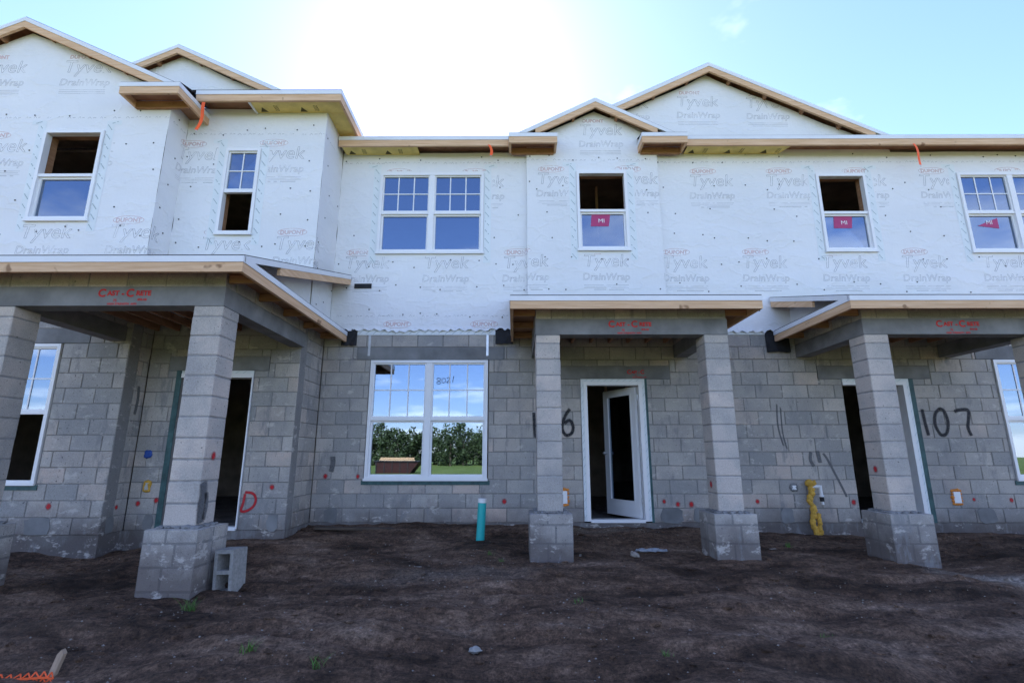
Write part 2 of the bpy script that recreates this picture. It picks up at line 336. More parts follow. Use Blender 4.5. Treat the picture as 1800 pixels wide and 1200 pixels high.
def axis(lo, hi, st, far, n):
    a = [lo + st * i for i in range(int(round((hi - lo) / st)) + 1)]
    out = [st * (1.0 + 0.35) ** i for i in range(1, 60)]
    l = []; x = lo
    for d in out:
        x -= d
        if x < -far: break
        l.append(x)
    r = []; x = hi
    for d in out:
        x += d
        if x > far: break
        r.append(x)
    return [-far] + l[::-1] + a + r + [far]
xs = axis(-7.0, 8.2, 0.045, 500, 0); ys = axis(-5.3, 0.3, 0.04, 500, 0)
gv = [(x, y, gz(x, y)) for y in ys for x in xs]; nx = len(xs)
gf = [(j * nx + i, j * nx + i + 1, (j + 1) * nx + i + 1, (j + 1) * nx + i) for j in range(len(ys) - 1) for i in range(nx - 1)]
me = bpy.data.meshes.new('ground'); me.from_pydata(gv, [], gf); me.materials.append(M['mud'])
for p in me.polygons: p.use_smooth = True
ground = link('ground', me); ground['kind'] = 'structure'
# ------------------------------------------------------------------ block walls
def subtract(r, o):
    x0, x1, z0, z1 = r; a, b, c, d = o
    if a >= x1 or b <= x0 or c >= z1 or d <= z0: return [r]
    out = []
    if a > x0: out.append((x0, a, z0, z1))
    if b < x1: out.append((b, x1, z0, z1))
    m0, m1 = max(x0, a), min(x1, b)
    if c > z0: out.append((m0, m1, z0, c))
    if d < z1: out.append((m0, m1, d, z1))
    return [q for q in out if q[1] - q[0] > 0.03 and q[3] - q[2] > 0.03]
def layout(s0, s1, nc, holes, ph=0.0, L=0.4064):
    rects = []
    for k in range(nc):
        s = s0 - L + ((ph + (k % 2) * L / 2) % L)
        while s < s1:
            a, b = max(s, s0), min(s + L, s1)
            if b - a > 0.03:
                rs = [(a, b, k * C, (k + 1) * C)]
                for h in holes: rs = [q for r in rs for q in subtract(r, h)]
                rects += rs
            s += L
    return rects
def block_shape(mb, wall, r, dep, proud=0.0, ch=0.005, g=0.006):
    a, b, c, d = r; a += g * random.uniform(.4, 1.5); b -= g * random.uniform(.4, 1.5); c += g * random.uniform(.5, 1.3); d -= g * random.uniform(.5, 1.3)
    i = len(mb.v); P = wall.p
    mb.v += [tuple(P(*q)) for q in ((a, c, -dep), (b, c, -dep), (b, d, -dep), (a, d, -dep), (a, c, proud - ch), (b, c, proud - ch), (b, d, proud - ch), (a, d, proud - ch),
                                    (a + ch, c + ch, proud), (b - ch, c + ch, proud), (b - ch, d - ch, proud), (a + ch, d - ch, proud))]
    mb.a += [1.0] * 12
    for k in range(4):
        n = (k + 1) % 4
        mb.f.append((i + k, i + n, i + 4 + n, i + 4 + k)); mb.f.append((i + 4 + k, i + 4 + n, i + 8 + n, i + 8 + k))
    mb.f.append((i + 8, i + 9, i + 10, i + 11)); mb.f.append((i + 3, i + 2, i + 1, i))
WIN_M = (-2.268, -0.40, 0.61, 12 * C); WIN_R = (7.49, 9.36, 0.61, 12 * C); WIN_B = (-7.93, -6.07, 0.61, 12 * C)
DOOR_C = (1.03, 2.03, 0, 2.13); DOOR_R = (5.10, 6.13, 0, 2.13); DOOR_L = (-4.68, -3.66, 0, 2.13)
def lint(d, e=0.22): return (d[0] - e, d[1] + e, d[3], d[3] + C)
LIN = {'main': [(-2.49, -0.16, 12 * C, 13 * C), lint(DOOR_C, .40), lint(DOOR_R, .36), (7.25, 9.6, 12 * C, 13 * C)], 'ent': [lint(DOOR_L, .2)], 'bay': [(-8.2, -5.72, 12 * C, 13 * C)]}
walls = [('main', W_main, XE, 10.2, 14, [WIN_M, WIN_R, DOOR_C, DOOR_R], 0.19, 0.07), ('ent', W_ent, XB, XE, 14, [DOOR_L], 0.19, 0.16),
         ('bay', W_bay, -9.3, XB, 14, [WIN_B], 0.19, 0.12), ('eret', W_eret, YE + 0.195, -0.002, 14, [], 0.15, 0.0), ('bret', W_bret, YB + 0.195, YE - 0.002, 14, [], 0.15, 0.1)]
allb = []; wallobj = {}
for name, W, s0, s1, nc, holes, dep, ph in walls:
    hs = holes + LIN.get(name, [])
    mb = MB()
    for r in layout(s0, s1, nc, hs, ph, L=s1 - s0 + 1):      # mortar body, one strip to a course
        a, b, c, d = r; mb.prism([W.p(a, c, -.009), W.p(b, c, -.009), W.p(b, d, -.009), W.p(a, d, -.009)], W.N * -(dep - 0.012))
    wo_ = mb.build('block_wall', 'mortar_stained', house); wallobj[name] = wo_
    for r in layout(s0, s1, nc, hs, ph):
        q = [px(*W.p(r[i], r[j])) for i, j in ((0, 2), (1, 2), (1, 3), (0, 3))]
        if None in q: ar = 0
        else:
            ar = 0.5 * abs(sum(q[i][0] * q[(i + 1) % 4][1] - q[(i + 1) % 4][0] * q[i][1] for i in range(4)))
            cx = sum(z[0] for z in q) / 4; cy = sum(z[1] for z in q) / 4
            if not (-20 < cx < 1820 and -20 < cy < 1220): ar = 0
            if cy < 585 and name != 'main': ar *= 0.2
        allb.append((ar, name, W, r, dep))
    for l in LIN.get(name, []):
        mbl = MB(); mbl.prism([W.p(l[0] + .004, l[2] + .003, .003), W.p(l[1] - .004, l[2] + .003, .003), W.p(l[1] - .004, l[3] - .003, .003), W.p(l[0] + .004, l[3] - .003, .003)], W.N * -(dep + 0.006))
        lo_ = mbl.build('lintel', 'lintel', wo_)
allb.sort(key=lambda q: -q[0])
rest = {}
for i, (ar, name, W, r, dep) in enumerate(allb):
    pr = random.uniform(-0.0015, 0.0025)
    if i < 298:
        mb = MB(); block_shape(mb, W, r, dep, pr); mb.build('concrete_block', 'block', wallobj[name])
    else:
        block_shape(rest.setdefault(name, MB()), W, r, dep, pr)
for name, mb in rest.items():
    o = mb.build('remaining_blocks', 'block', wallobj[name]); o['kind'] = 'stuff'
# slab edge under the walls
mb = MB(); mb.box(XE + .001, 10.2, 0.012, 6, -0.5, -0.002); mb.box(XB + .001, XE - .001, YE + 0.012, 6, -0.5, -0.002); mb.box(-9.3, XB - .001, YB + .012, 6, -0.5, -0.002)
mb.build('floor_slab', 'mortar_stained', house)
# broken-out weep pockets and mortar patches at the lowest course
mb = MB()
for W, s, w in ((W_bay, -5.95, .34), (W_bret, -1.07, .13), (W_main, 2.33, .34), (W_main, 2.74, .2), (W_main, -2.72, .2), (W_main, 4.02, .2), (W_main, 6.95, .28), (W_main, 7.9, .3), (W_ent, -3.2, .15), (W_ent, -4.85, .13)):
    n = 14; pts = []
    for k in range(n):
        an = 2 * math.pi * k / n
        sx_ = math.copysign(abs(math.cos(an)) ** 0.5, math.cos(an)); sz_ = math.copysign(abs(math.sin(an)) ** 0.5, math.sin(an))
        pts.append(W.p(s + w / 2 * sx_ * random.uniform(.85, 1.1), 0.10 + 0.105 * sz_ * random.uniform(.85, 1.1), 0.007))
    MB().prism(pts, W.N * -0.02).build('mortar_patch', 'lintel', wallobj['main'])
# ------------------------------------------------------------------ porches
porches = [dict(x0=-5.44, x1=-2.985, yf=-2.87, yb=YE, ybl=YB, roof_b=-0.0), dict(x0=0.275, x1=2.715, yf=-1.58, yb=0.0, ybl=0.0, roof_b=0), dict(x0=4.44, x1=6.88, yf=-1.58, yb=0.0, ybl=0.0, roof_b=0)]
CW = 0.3048; PW = 0.51; ZP = 0.305; ZL = 2.462; ZL2 = ZL + 0.205; ZF = 2.715; OH = 0.325
red_text = []
for pi, P in enumerate(porches):
    x0, x1, yf, yb, ybl = P['x0'], P['x1'], P['yf'], P['yb'], P['ybl']
    for ci, cx in enumerate((x0 + CW / 2, x1 - CW / 2)):
        cy = yf + CW / 2
        # pedestal: one cut course on top, two full courses below, running into the ground
        mb = MB().box(cx - PW / 2 + .006, cx + PW / 2 - .006, cy - PW / 2 + .006, cy + PW / 2 - .006, -0.5, ZP - .008)
        ped = mb.build('pedestal', 'mortar_stained', house)
        zt = ZP
        for k, h in enumerate((0.125, C, C, C)):
            zb = zt - h
            cut = PW * (0.42 if k % 2 == 0 else 0.6)
            for (a, b, c, d) in ((-PW / 2, -PW / 2 + cut, -PW / 2, 0.0), (-PW / 2 + cut, PW / 2, -PW / 2, 0.0), (-PW / 2, -PW / 2 + cut, 0.0, PW / 2), (-PW / 2 + cut, PW / 2, 0.0, PW / 2)):
                m_ = MB(); g = 0.0045
                bm = bmesh.new(); bmesh.ops.create_cube(bm, size=1)
                for v in bm.verts:
                    v.co = Vector((cx + (a + b) / 2 + v.co.x * (b - a - 2 * g), cy + (c + d) / 2 + v.co.y * (d - c - 2 * g), (zt + zb) / 2 + v.co.z * (h - 2 * g)))
                bmesh.ops.bevel(bm, geom=bm.edges[:], offset=0.008, segments=1, affect='EDGES')
                for v in bm.verts: v.co += Vector([random.uniform(-.0013, .0013) for _ in range(3)])
                me = bpy.data.meshes.new('pedestal_block'); bm.to_mesh(me); bm.free(); me.materials.append(M['pedestal']); link('pedestal_block', me, ped)
            zt = zb
        mbm = MB()                                   # lumpy mortar bed where the shaft sits on the pedestal
        for k in range(16):
            an = 2 * math.pi * k / 16; rr = CW / 2 + 0.012
            ex = max(-rr, min(rr, 1.5 * rr * math.cos(an))); ey = max(-rr, min(rr, 1.5 * rr * math.sin(an)))
            mbm.blob((cx + ex, cy + ey, ZP + 0.004), random.uniform(.022, .045), (1.3, 1.3, .6), k + pi * 20, 1)
        mbm.build('mortar_bed', 'lintel', ped)
        core = MB().box(cx - CW / 2 + .005, cx + CW / 2 - .005, cy - CW / 2 + .005, cy + CW / 2 - .005, ZP, ZL).build('porch_column', 'mortar', house)
        z = ZP + 0.012
        while z < ZL - 0.03:
            h = min(C, ZL - z)
            bm = bmesh.new(); bmesh.ops.create_cube(bm, size=1); g = 0.005
            ox, oy = random.uniform(-.002, .002), random.uniform(-.002, .002)
            for v in bm.verts: v.co = Vector((cx + ox + v.co.x * (CW - .0), cy + oy + v.co.y * CW, z + h / 2 + v.co.z * (h - 2 * g)))
            bmesh.ops.bevel(bm, geom=bm.edges[:], offset=0.008, segments=1, affect='EDGES')
            for v in bm.verts: v.co += Vector([random.uniform(-.0013, .0013) for _ in range(3)])
            me = bpy.data.meshes.new('column_block'); bm.to_mesh(me); bm.free(); me.materials.append(M['column']); link('column_block', me, core)
            z += C
    # cast beams and the block course over them
    bw = 0.2
    beam = MB().box(x0 - .002, x1 + .002, yf - .003, yf + bw, ZL + .002, ZL2).build('porch_beam', 'lintel', house)
    for xa, ye in ((x0, ybl), (x1 - bw, yb)):
        MB().box(xa - .001, xa + bw + .001, yf + bw + .002, ye - 0.002, ZL + .002, ZL2 - .002).build('porch_beam', 'lintel', house)
    s = x0; k = 0
    Wf = Wall((0, yf, 0), (1, 0, 0), (0, -1, 0)); top = MB()
    core = MB().box(x0 + .006, x1 - .006, yf + .006, yf + bw - .006, ZL2, ZL2 + .2).build('beam_course', 'mortar', house)
    while s < x1 - .02:
        e = min(s + (0.2 if k == 0 else 0.4064), x1)
        m_ = MB(); block_shape(m_, Wf, (s, e, ZL2, ZL2 + .2), 0.19); m_.build('concrete_block', 'column', core) if False else m_.build('beam_block', 'block', core); s = e; k += 1
    for xa, ye, nx_ in ((x0, ybl, -1), (x1, yb, 1)):
        Ws = Wall((xa, 0, 0), (0, 1, 0), (nx_, 0, 0)); s = yf + 0.2
        while s < ye - .02:
            e = min(s + 0.4064, ye - .002); m_ = MB(); block_shape(m_, Ws, (s, e, ZL2, ZL2 + .2), 0.19); m_.build('beam_block', 'block', core); s = e
    # roof: level eaves on three sides, shed roof with sloping side boards above
    fx0, fx1, fy = x0 - OH, x1 + OH, yf - OH + .01; yw = -0.035
    roof = MB(); SL = 0.30; zt = ZF + 0.165
    yback = [YE - .02 if pi == 0 else yw, yw]
    rise = lambda y: zt + (y - fy) * SL
    roof.prism([(fx0, fy, zt), (fx1, fy, zt), (fx1, yw, rise(yw)), (fx0, yw, rise(yw))], (0, 0, 0.012))
    rf = roof.build('porch_roof', 'shingle', house)
    bd = MB().box(fx0, fx1, fy, fy + .038, ZF, ZF + .098); bd.build('fascia', 'wood', rf)
    MB().box(fx0 - .006, fx1 + .006, fy - .008, fy + .03, ZF + .100, zt - .001).build('drip_edge', 'white_metal', rf)
    for xe, sg in ((fx0, 1), (fx1, -1)):
        ye = -0.04 if sg < 0 or pi else YB - .02
        MB().box(min(xe, xe + sg * .038), max(xe, xe + sg * .038), fy + .04, ye, ZF, ZF + .098).build('fascia', 'wood', rf)
        MB().box(min(xe - sg * .008, xe + sg * .03), max(xe - sg * .008, xe + sg * .03), fy + .032, ye, ZF + .100, zt - .003).build('drip_edge', 'white_metal', rf)
        # lookouts under the side eave
        n = 5 if pi == 0 else 3
        xi = x0 - .002 if sg > 0 else x1 + .002
        for k in range(n):
            yy = fy + .35 + (ye - fy - .6) * k / (n - 1)
            MB().box(min(xe + sg * .04, xi), max(xe + sg * .04, xi), yy, yy + .038, ZF + .005, ZF + .09).build('lookout', 'wood_dark', rf)
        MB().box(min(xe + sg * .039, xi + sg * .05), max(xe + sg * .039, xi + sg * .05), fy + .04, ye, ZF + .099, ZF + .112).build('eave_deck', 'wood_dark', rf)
        # pent strip, triangular wrap cheek and sloping rake boards
        xin = xe + sg * .30
        MB().prism([(xe, fy + .03, zt - .002), (xin, fy + .25, zt + .06), (xin, ye, zt + .06), (xe, ye, zt - .002)], (0, 0, .01)).build('pent_roof', 'shingle', rf)
        MB().prism([(xin, fy + .32, ZF + .12), (xin, ye + .03, ZF + .12), (xin, ye + .03, rise(ye) - .01), (xin, fy + .32, rise(fy + .32) - .012)], (sg * .02, 0, 0)).build('wrap_cheek', 'wrap', rf)
        ya, yb_ = fy + .02, ye
        MB().prism([(xe, ya + .75, rise(ya + .75) - .155), (xe, yb_, rise(yb_) - .155), (xe, yb_, rise(yb_) - .065), (xe, ya + .75, rise(ya + .75) - .065)], (sg * .038, 0, 0)).build('rake_board', 'wood', rf)
        MB().prism([(xe - sg * .006, ya, rise(ya) - .064), (xe - sg * .006, yb_, rise(yb_) - .064), (xe - sg * .006, yb_, rise(yb_) + .002), (xe - sg * .006, ya, rise(ya) + .002)], (sg * .036, 0, 0)).build('drip_edge', 'white_metal', rf)
        MB().prism([(xe + sg * .04, ya + .4, rise(ya + .4) - .02), (xe + sg * .3, ya + .4, rise(ya + .4) - .02), (xe + sg * .3, yb_, rise(yb_) - .02), (xe + sg * .04, yb_, rise(yb_) - .02)], (0, 0, .015)).build('eave_deck', 'wood_dark', rf)
    # front lookouts and ceiling joists
    for k in range(9):
        xx = x0 + .05 + (x1 - x0 - .1) * k / 8
        MB().box(xx - .019, xx + .019, yf + bw + .01, max(yb, ybl) - .03, ZL2 + .03, ZL2 + .12).build('ceiling_joist', 'wood_dark', rf)
    MB().box(fx0 + .04, fx1 - .04, fy + .04, yf - .005, ZF + .100, ZF + .112).build('eave_deck', 'wood_dark', rf)
    # stencil on the beam
    def stencil(W, s, z, sc, d=.006, cut=None):
        mb = MB()
        for body, size, ox, oz in (('C', .105, -.23, -.006), ('AST', .062, -.125, .006), ('-', .08, -.035, 0.0), ('C', .105, .03, -.006), ('RETE', .062, .155, .006), ('75', .036, -.1, -.055), ('8F8-0B', .03, .15, -.045), ('HIGH STRENGTH  APPS', .026, -.03, -.085)):
            if cut is not None and ox > cut: continue
            vs, es, fs = text_mesh(body, size * sc, True, off=.0035 if size > .05 else .001)
            i = len(mb.v)
            for v in vs: mb.v.append(tuple(W.p(s + ox * sc + v.x, z + oz * sc + v.y, d))); mb.a.append(1)
            for f in fs: mb.f.append(tuple(i + q for q in f))
        return mb
    sx_ = {0: -4.0, 1: 1.5, 2: 5.67}[pi]
    stencil(Wf, sx_, ZL + .105, 1.12).build('stencil', 'stencil_red', beam, fix=False)
    if pi == 1: stencil(W_main, 1.98, 2.215, 0.8, .006, cut=.1).build('stencil', 'stencil_red', wallobj['main'], fix=False)
# ------------------------------------------------------------------ upper storey: house wrap
YUB, YUE, YUM, YUP = -1.245, -0.835, -0.022, -0.10
XUB, XUE = -5.135, -2.955
WINS = [dict(W='bay', x0=-6.945, x1=-6.05, z0=4.215, z1=5.655, kind='open_top', n=1), dict(W='ent', x0=-4.475, x1=-3.93, z0=4.19, z1=5.62, kind='open_bottom', n=1),
        dict(W='main', x0=-2.28, x1=-0.51, z0=4.22, z1=5.68, kind='full', n=2), dict(W='bump', x0=1.05, x1=1.90, z0=4.235, z1=5.66, kind='open_top', n=1, sticker=1),
        dict(W='main', x0=5.135, x1=5.975, z0=4.24, z1=5.645, kind='open_top', n=1, sticker=1), dict(W='main', x0=7.535, x1=9.3, z0=4.22, z1=5.66, kind='full', n=2, sticker=2)]
UW = {'bay': Wall((0, YUB, 0), (1, 0, 0), (0, -1, 0)), 'ent': Wall((0, YUE, 0), (1, 0, 0), (0, -1, 0)), 'main': Wall((0, YUM, 0), (1, 0, 0), (0, -1, 0)), 'bump': Wall((0, YUP, 0), (1, 0, 0), (0, -1, 0)),
      'bret': Wall((XUB, 0, 0), (0, 1, 0), (1, 0, 0)), 'eret': Wall((XUE, 0, 0), (0, 1, 0), (1, 0, 0))}
XP0, XP1 = 0.215, 2.44                # ends of the shallow projection
def disp(x, y, z):
    v = Vector((x + y, z, y * .3))
    return 0.010 * noise.noise(v * 0.9) + 0.007 * noise.noise(Vector((v.x * 1.2, v.y * 4.5, 2))) + 0.003 * noise.noise(v * 4)
def panel(mb, W, s0, s1, z0f, z1, holes, st=0.09, ragged=0.0):
    ss = sorted(set([s0, s1] + [q for h in holes for q in h[:2] if s0 < q < s1])); zz = sorted(set([2.9, z1] + [q for h in holes for q in h[2:4]]))
    def fill(a):
        out = []
        for p, q in zip(a, a[1:]):
            n = max(1, int((q - p) / st + .5)); out += [p + (q - p) * i / n for i in range(n)]
        return out + [a[-1]]
    S, Z = fill(ss), fill(zz); idx = {}
    for i, s in enumerate(S):
        for j, z in enumerate(Z):
            zz_ = z; d = 0.0
            q = W.p(s, z)
            d = disp(q.x, q.y, z)
            if j == 0 and ragged:
                zz_ = z0f(s); d += 0.02 + 0.015 * math.sin(s * 42 + 2 * noise.noise(Vector((s * 2, 0, 0))))
            idx[i, j] = len(mb.v); mb.v.append(tuple(W.p(s, zz_, d))); mb.a.append(1)
    for i in range(len(S) - 1):
        for j in range(len(Z) - 1):
            cs, cz = (S[i] + S[i + 1]) / 2, (Z[j] + Z[j + 1]) / 2
            if any(h[0] < cs < h[1] and h[2] < cz < h[3] for h in holes): continue
            mb.f.append((idx[i, j], idx[i + 1, j], idx[i + 1, j + 1], idx[i, j + 1]))
H = lambda k: [(w['x0'], w['x1'], w['z0'], w['z1']) for w in WINS if w['W'] == k]
ZT = {'bay': 6.10, 'ent': 6.33, 'main': 6.07}
rag = lambda s: 2.905 + 0.02 * math.sin(s * 44 + 6 * noise.noise(Vector((s * 1.7, 5, 0)))) + 0.04 * noise.noise(Vector((s * 1.9, 8, 0))) + (-0.01 + 0.05 * noise.noise(Vector((s * 6, 3, 1))) if 2.6 < s < 4.2 else 0.03) * noise.noise(Vector((s * 3.1, 1, 0))) - (0.03 if 2.7 < s < 4.0 else 0)
mb = MB()
panel(mb, UW['bay'], -9.4, XUB, None, ZT['bay'], H('bay')); panel(mb, UW['bret'], YUB, YUE, None, ZT['bay'] + .2, [])
panel(mb, UW['ent'], XUB, XUE, None, ZT['ent'], H('ent')); panel(mb, UW['eret'], YUE, YUM, None, ZT['ent'], [])
panel(mb, UW['main'], XUE, XP0, rag, ZT['main'], H('main'), st=.045, ragged=1); panel(mb, UW['main'], XP1, 10.2, rag, ZT['main'], H('main'), st=.045, ragged=1)
panel(mb, UW['bump'], XP0, XP1, None, ZT['main'] + .15, H('bump'))
for xq in (XP0, XP1): mb.quad([(xq, YUM, 2.9), (xq, YUP, 2.9), (xq, YUP, 6.2), (xq, YUM, 6.2)])
wrap = mb.build('house_wrap', 'wrap', house, fix=False, smooth=True)
# a path that unrolls the wrapped walls, so print runs round the corners
PATH = [('bay', -9.4, XUB), ('bret', YUB, YUE), ('ent', XUB, XUE), ('eret', YUE, YUM), ('main', XUE, 10.2)]
def unroll(u, z, lift):               # u = x on the bay wall, running on round the corners
    for k, a, b in PATH:
        L = b - a
        start = unroll.start[k]
        if u <= start + L or k == 'main':
            s = a + (u - start); W = UW[k]
            if k == 'main' and XP0 < s < XP1: W = UW['bump']
            q = W.p(s, z); return W.p(s, z, disp(q.x, q.y, z) + lift)
unroll.start = {}
u = -9.4
for k, a, b in PATH: unroll.start[k] = u; u += b - a
def to_u(wall, s): return unroll.start[wall] + (s - dict((k, a) for k, a, b in PATH)[wall])
def inhole(p):
    for w in WINS:
        y = {'bay': YUB, 'ent': YUE, 'main': YUM, 'bump': YUP}[w['W']]
        if abs(p.y - y) < .06 and w['x0'] - .13 < p.x < w['x1'] + .13 and w['z0'] - .06 < p.z < w['z1'] + .03: return True
    return False
T_ty = text_mesh('Tyvek', .30, False, .12); T_dw = text_mesh('DrainWrap', .165, False, .12); T_du = text_mesh('DUPONT', .088, False)
def ribbon(mb, T, fn, w, lift):
    vs, es, fs = T
    for a, b in es:
        A, B = vs[a], vs[b]; d = Vector((B.x - A.x, B.y - A.y, 0))
        if d.length < 1e-6: continue
        n = Vector((-d.y, d.x, 0)).normalized() * w / 2
        q = [fn(A.x + n.x, A.y + n.y), fn(B.x + n.x, B.y + n.y), fn(B.x - n.x, B.y - n.y), fn(A.x - n.x, A.y - n.y)]
        if any(z is None for z in q): continue
        mb.quad(q)
mg, mr_ = MB(), MB()
def logo(u, z, zlim=None):
    def f(dx_, dz_):
        def g(x, y):
            p = unroll(u + dx_ + x, z + dz_ + y, .0035)
            if inhole(p) or (zlim and p.z > zlim(p.x)) or p.z < 2.94: return None
            return p
        return g
    ribbon(mg, T_ty, f(0, 0), .0065, 0); ribbon(mg, T_dw, f(0, -.23), .0045, 0)
    ribbon(mr_, T_du, f(-.12, .245), .006, 0)
    el = [Vector((.22 * math.cos(i * .2618), .03 + .062 * math.sin(i * .2618), 0)) for i in range(24)]
    ribbon(mr_, (el, [(i, (i + 1) % 24) for i in range(24)], []), f(-.12, .245), .006, 0)
    for k, (a, b, w) in enumerate(((-.36, -.04, .006), (.0, .36, .006), (-.36, .34, .005), (-.36, .36, .005), (-.2, .28, .011))):
        y0 = -.29 - .026 * (k if k else 1)
        n = 10; pts = [Vector((a + (b - a) * i / n, y0, 0)) for i in range(n + 1)]
        ribbon(mg, (pts, [(i, i + 1) for i in range(n) if random.random() > .07], []), f(0, 0), w * .7, 0)
for j in range(-4, 6): logo(to_u('main', 2.79 + 1.305 * j), 3.955)
for j in range(-4, 5): logo(to_u('main', 3.35 + 1.30 * j), 5.43)
for x in (-1.75, -.36): logo(to_u('main', x), 2.735)
for x in (-8.1, -6.62, -5.35, -4.3, -3.2): logo(x if x < XUB else to_u('ent', x - .0), 3.945)
for x in (-7.55, -6.25): logo(x, 5.31)
logo(to_u('ent', -4.78) - .12, 5.43); logo(to_u('ent', -3.63), 5.45)
for zs_, ua, ub in ((5.86, -9.3, to_u('main', 10)), (3.13, to_u('main', XUE + .1), to_u('main', -.1))):
    uu = ua
    while uu < ub:
        z_ = zs_ + random.uniform(-.008, .008); L_ = random.uniform(.03, .06)
        for (a0, b0), (a1, b1) in (((0, 0), (L_ / 2, .028)), ((L_ / 2, .028), (L_, 0)), ((L_ * 1.4, .012), (L_ * 2.2, .016))):
            pts_ = [unroll(uu + a0, z_ + b0, .0035), unroll(uu + a1, z_ + b1, .0035), unroll(uu + a1, z_ + b1 + .006, .0035), unroll(uu + a0, z_ + b0 + .006, .0035)]
            if not any(inhole(q) for q in pts_): mg.quad(pts_)
        uu += random.uniform(.12, .2)
gcol = mg.build('wrap_print', 'print_grey', wrap, fix=False); rcol = mr_.build('wrap_print', 'print_red', wrap, fix=False); gcol['kind'] = rcol['kind'] = 'stuff'
# plastic cap nails
mb = MB()
def cap(p, N, r=.0125):
    p = Vector(p); N = Vector(N); mb.tube(p, p + N * .006, r, r * .8, 8)
for k, a, b in PATH:
    W = UW[k]; n = int((b - a) / .42) + 1
    for i in range(n):
        for z in (3.2, 3.62, 4.05, 4.5, 4.95, 5.4, 5.95):
            s = a + (i + random.uniform(.1, .9)) * (b - a) / n; zz = z + random.uniform(-.09, .09); W2 = UW['bump'] if k == 'main' and XP0 < s < XP1 else W
            q = W2.p(s, zz)
            if inhole(q) or random.random() < .25: continue
            cap(W2.p(s, zz, disp(q.x, q.y, zz) + .001), W2.N)
o = mb.build('cap_nails', 'nail_cap', wrap); o['kind'] = 'stuff'
# flashing tape round the windows with slanted print
mp_ = MB()
def strip(W, a, b, c, d, vertical):
    n = 12; mt = MB()
    for i in range(n):
        if vertical: q = [(a, c + (d - c) * i / n), (b, c + (d - c) * i / n), (b, c + (d - c) * (i + 1) / n), (a, c + (d - c) * (i + 1) / n)]
        else: q = [(a + (b - a) * i / n, c), (a + (b - a) * (i + 1) / n, c), (a + (b - a) * (i + 1) / n, d), (a + (b - a) * i / n, d)]
        P_ = []
        for s, z in q:
            w = W.p(s, z); P_.append(W.p(s, z, disp(w.x, w.y, z) + .0022))
        mt.quad(P_)
    mt.build('flashing_tape', 'tape', wrap, fix=False)
    L = (d - c) if vertical else (b - a); k = .06
    while k < L - .05:
        if vertical: l = [(a + .02, c + k + .05), (b - .03, c + k - .04)]
        else: l = [(a + k, c + .02), (a + k + .09, d - .02)]
        (s0, z0), (s1, z1) = l; dv = Vector((s1 - s0, z1 - z0, 0)); nn = Vector((-dv.y, dv.x, 0)).normalized() * .006
        for i in range(4):
            if random.random() < .12: continue
            t0, t1 = i / 4 + .02, (i + 1) / 4 - .03
            P_ = []
            for tt, sg in ((t0, 1), (t1, 1), (t1, -1), (t0, -1)):
                s, z = s0 + dv.x * tt + nn.x * sg, z0 + dv.y * tt + nn.y * sg
                w = W.p(s, z); P_.append(W.p(s, z, disp(w.x, w.y, z) + .0040))
            mp_.quad(P_)
        k += .16
for w in WINS:
    W = UW[w['W']]
    strip(W, w['x0'] - .12, w['x0'] - .001, w['z0'] - .17, w['z1'] + .16, True); strip(W, w['x1'] + .001, w['x1'] + .12, w['z0'] - .17, w['z1'] + .16, True)
    for xx, sg in ((w['x0'], -1), (w['x1'], 1)):
        a, b = sorted((xx + sg * .02, xx + sg * .22)); strip(W, a, b, w['z1'] + .10, w['z1'] + .17, False)
o = mp_.build('tape_print', 'tape_print', wrap, fix=False); o['kind'] = 'stuff'
# band of flashing and metal straps below the wrap, over the big window
MB().box(2.75, 4.0, -.012, 0, 14 * C - .01, 14 * C + .07).build('flashing_band', 'tape', house)
fb = MB().box(XE + .4, -0.12, -.012, .0, 14 * C - .01, 14 * C + .11).build('flashing_band', 'tape', house)
mb = MB()
for i in range(22):
    s0 = -2.6 + i * .115; mb.quad([(s0, -.0135, 2.85), (s0 + .009, -.0135, 2.85), (s0 + .10, -.0135, 2.93), (s0 + .09, -.0135, 2.93)])
o = mb.build('tape_print', 'tape_print', fb, fix=False); o['kind'] = 'stuff'
for xs_ in (-2.30, -0.425):
    MB().box(xs_ - .018, xs_ + .018, -.010, -.006, 12.3 * C, 14 * C + .02).build('metal_strap', 'galv', house)
for a, b, c, d in ((-2.74, -2.5, 2.66, 2.93), (-.30, -.02, 2.68, 2.95), (3.98, 4.35, 2.55, 2.88)):
    mb = MB(); n = 6; pts = [(a + (b - a) * i / n, -.03 - .02 * random.random(), c + .012 * random.uniform(-1, 1)) for i in range(n + 1)] + [(b, -.02, d), (a, -.02, d)]
    mb.prism(pts, (0, .006, 0)); mb.build('felt_flap', 'black_felt', house)
MB().box(-2.60, -2.32, YUM - .012, YUM - .006, 3.61, 3.69).build('felt_flap', 'black_felt', house)
# ------------------------------------------------------------------ upper roofs
rm = MB(); sl_ = 2.4 / 6.3
for xa, xb, ya in ((-2.3, -.09, -.3), (-.089, 2.869, .12), (2.87, 10.4, -.3)): rm.prism([(xa, ya, 6.20 + sl_ * (ya + .3)), (xb, ya, 6.20 + sl_ * (ya + .3)), (xb, 6, 8.6), (xa, 6, 8.6)], (0, 0, .012))
rf_main = rm.build('roof', 'shingle', house)
def eave(name_parent, x0, x1, y, zb, caps=False, ret=None):
    MB().box(x0, x1, y, y + .038, zb, zb + .108).build('fascia', 'wood', name_parent)
    MB().box(x0 - .005, x1 + .005, y - .008, y + .03, zb + .110, zb + .178).build('drip_edge', 'white_metal', name_parent)
ZM, ZE_, ZBx = 6.012, 6.235, 6.035
eave(rf_main, -2.94, -.09, -.32, ZM); eave(rf_main, 2.87, 10.3, -.32, ZM)
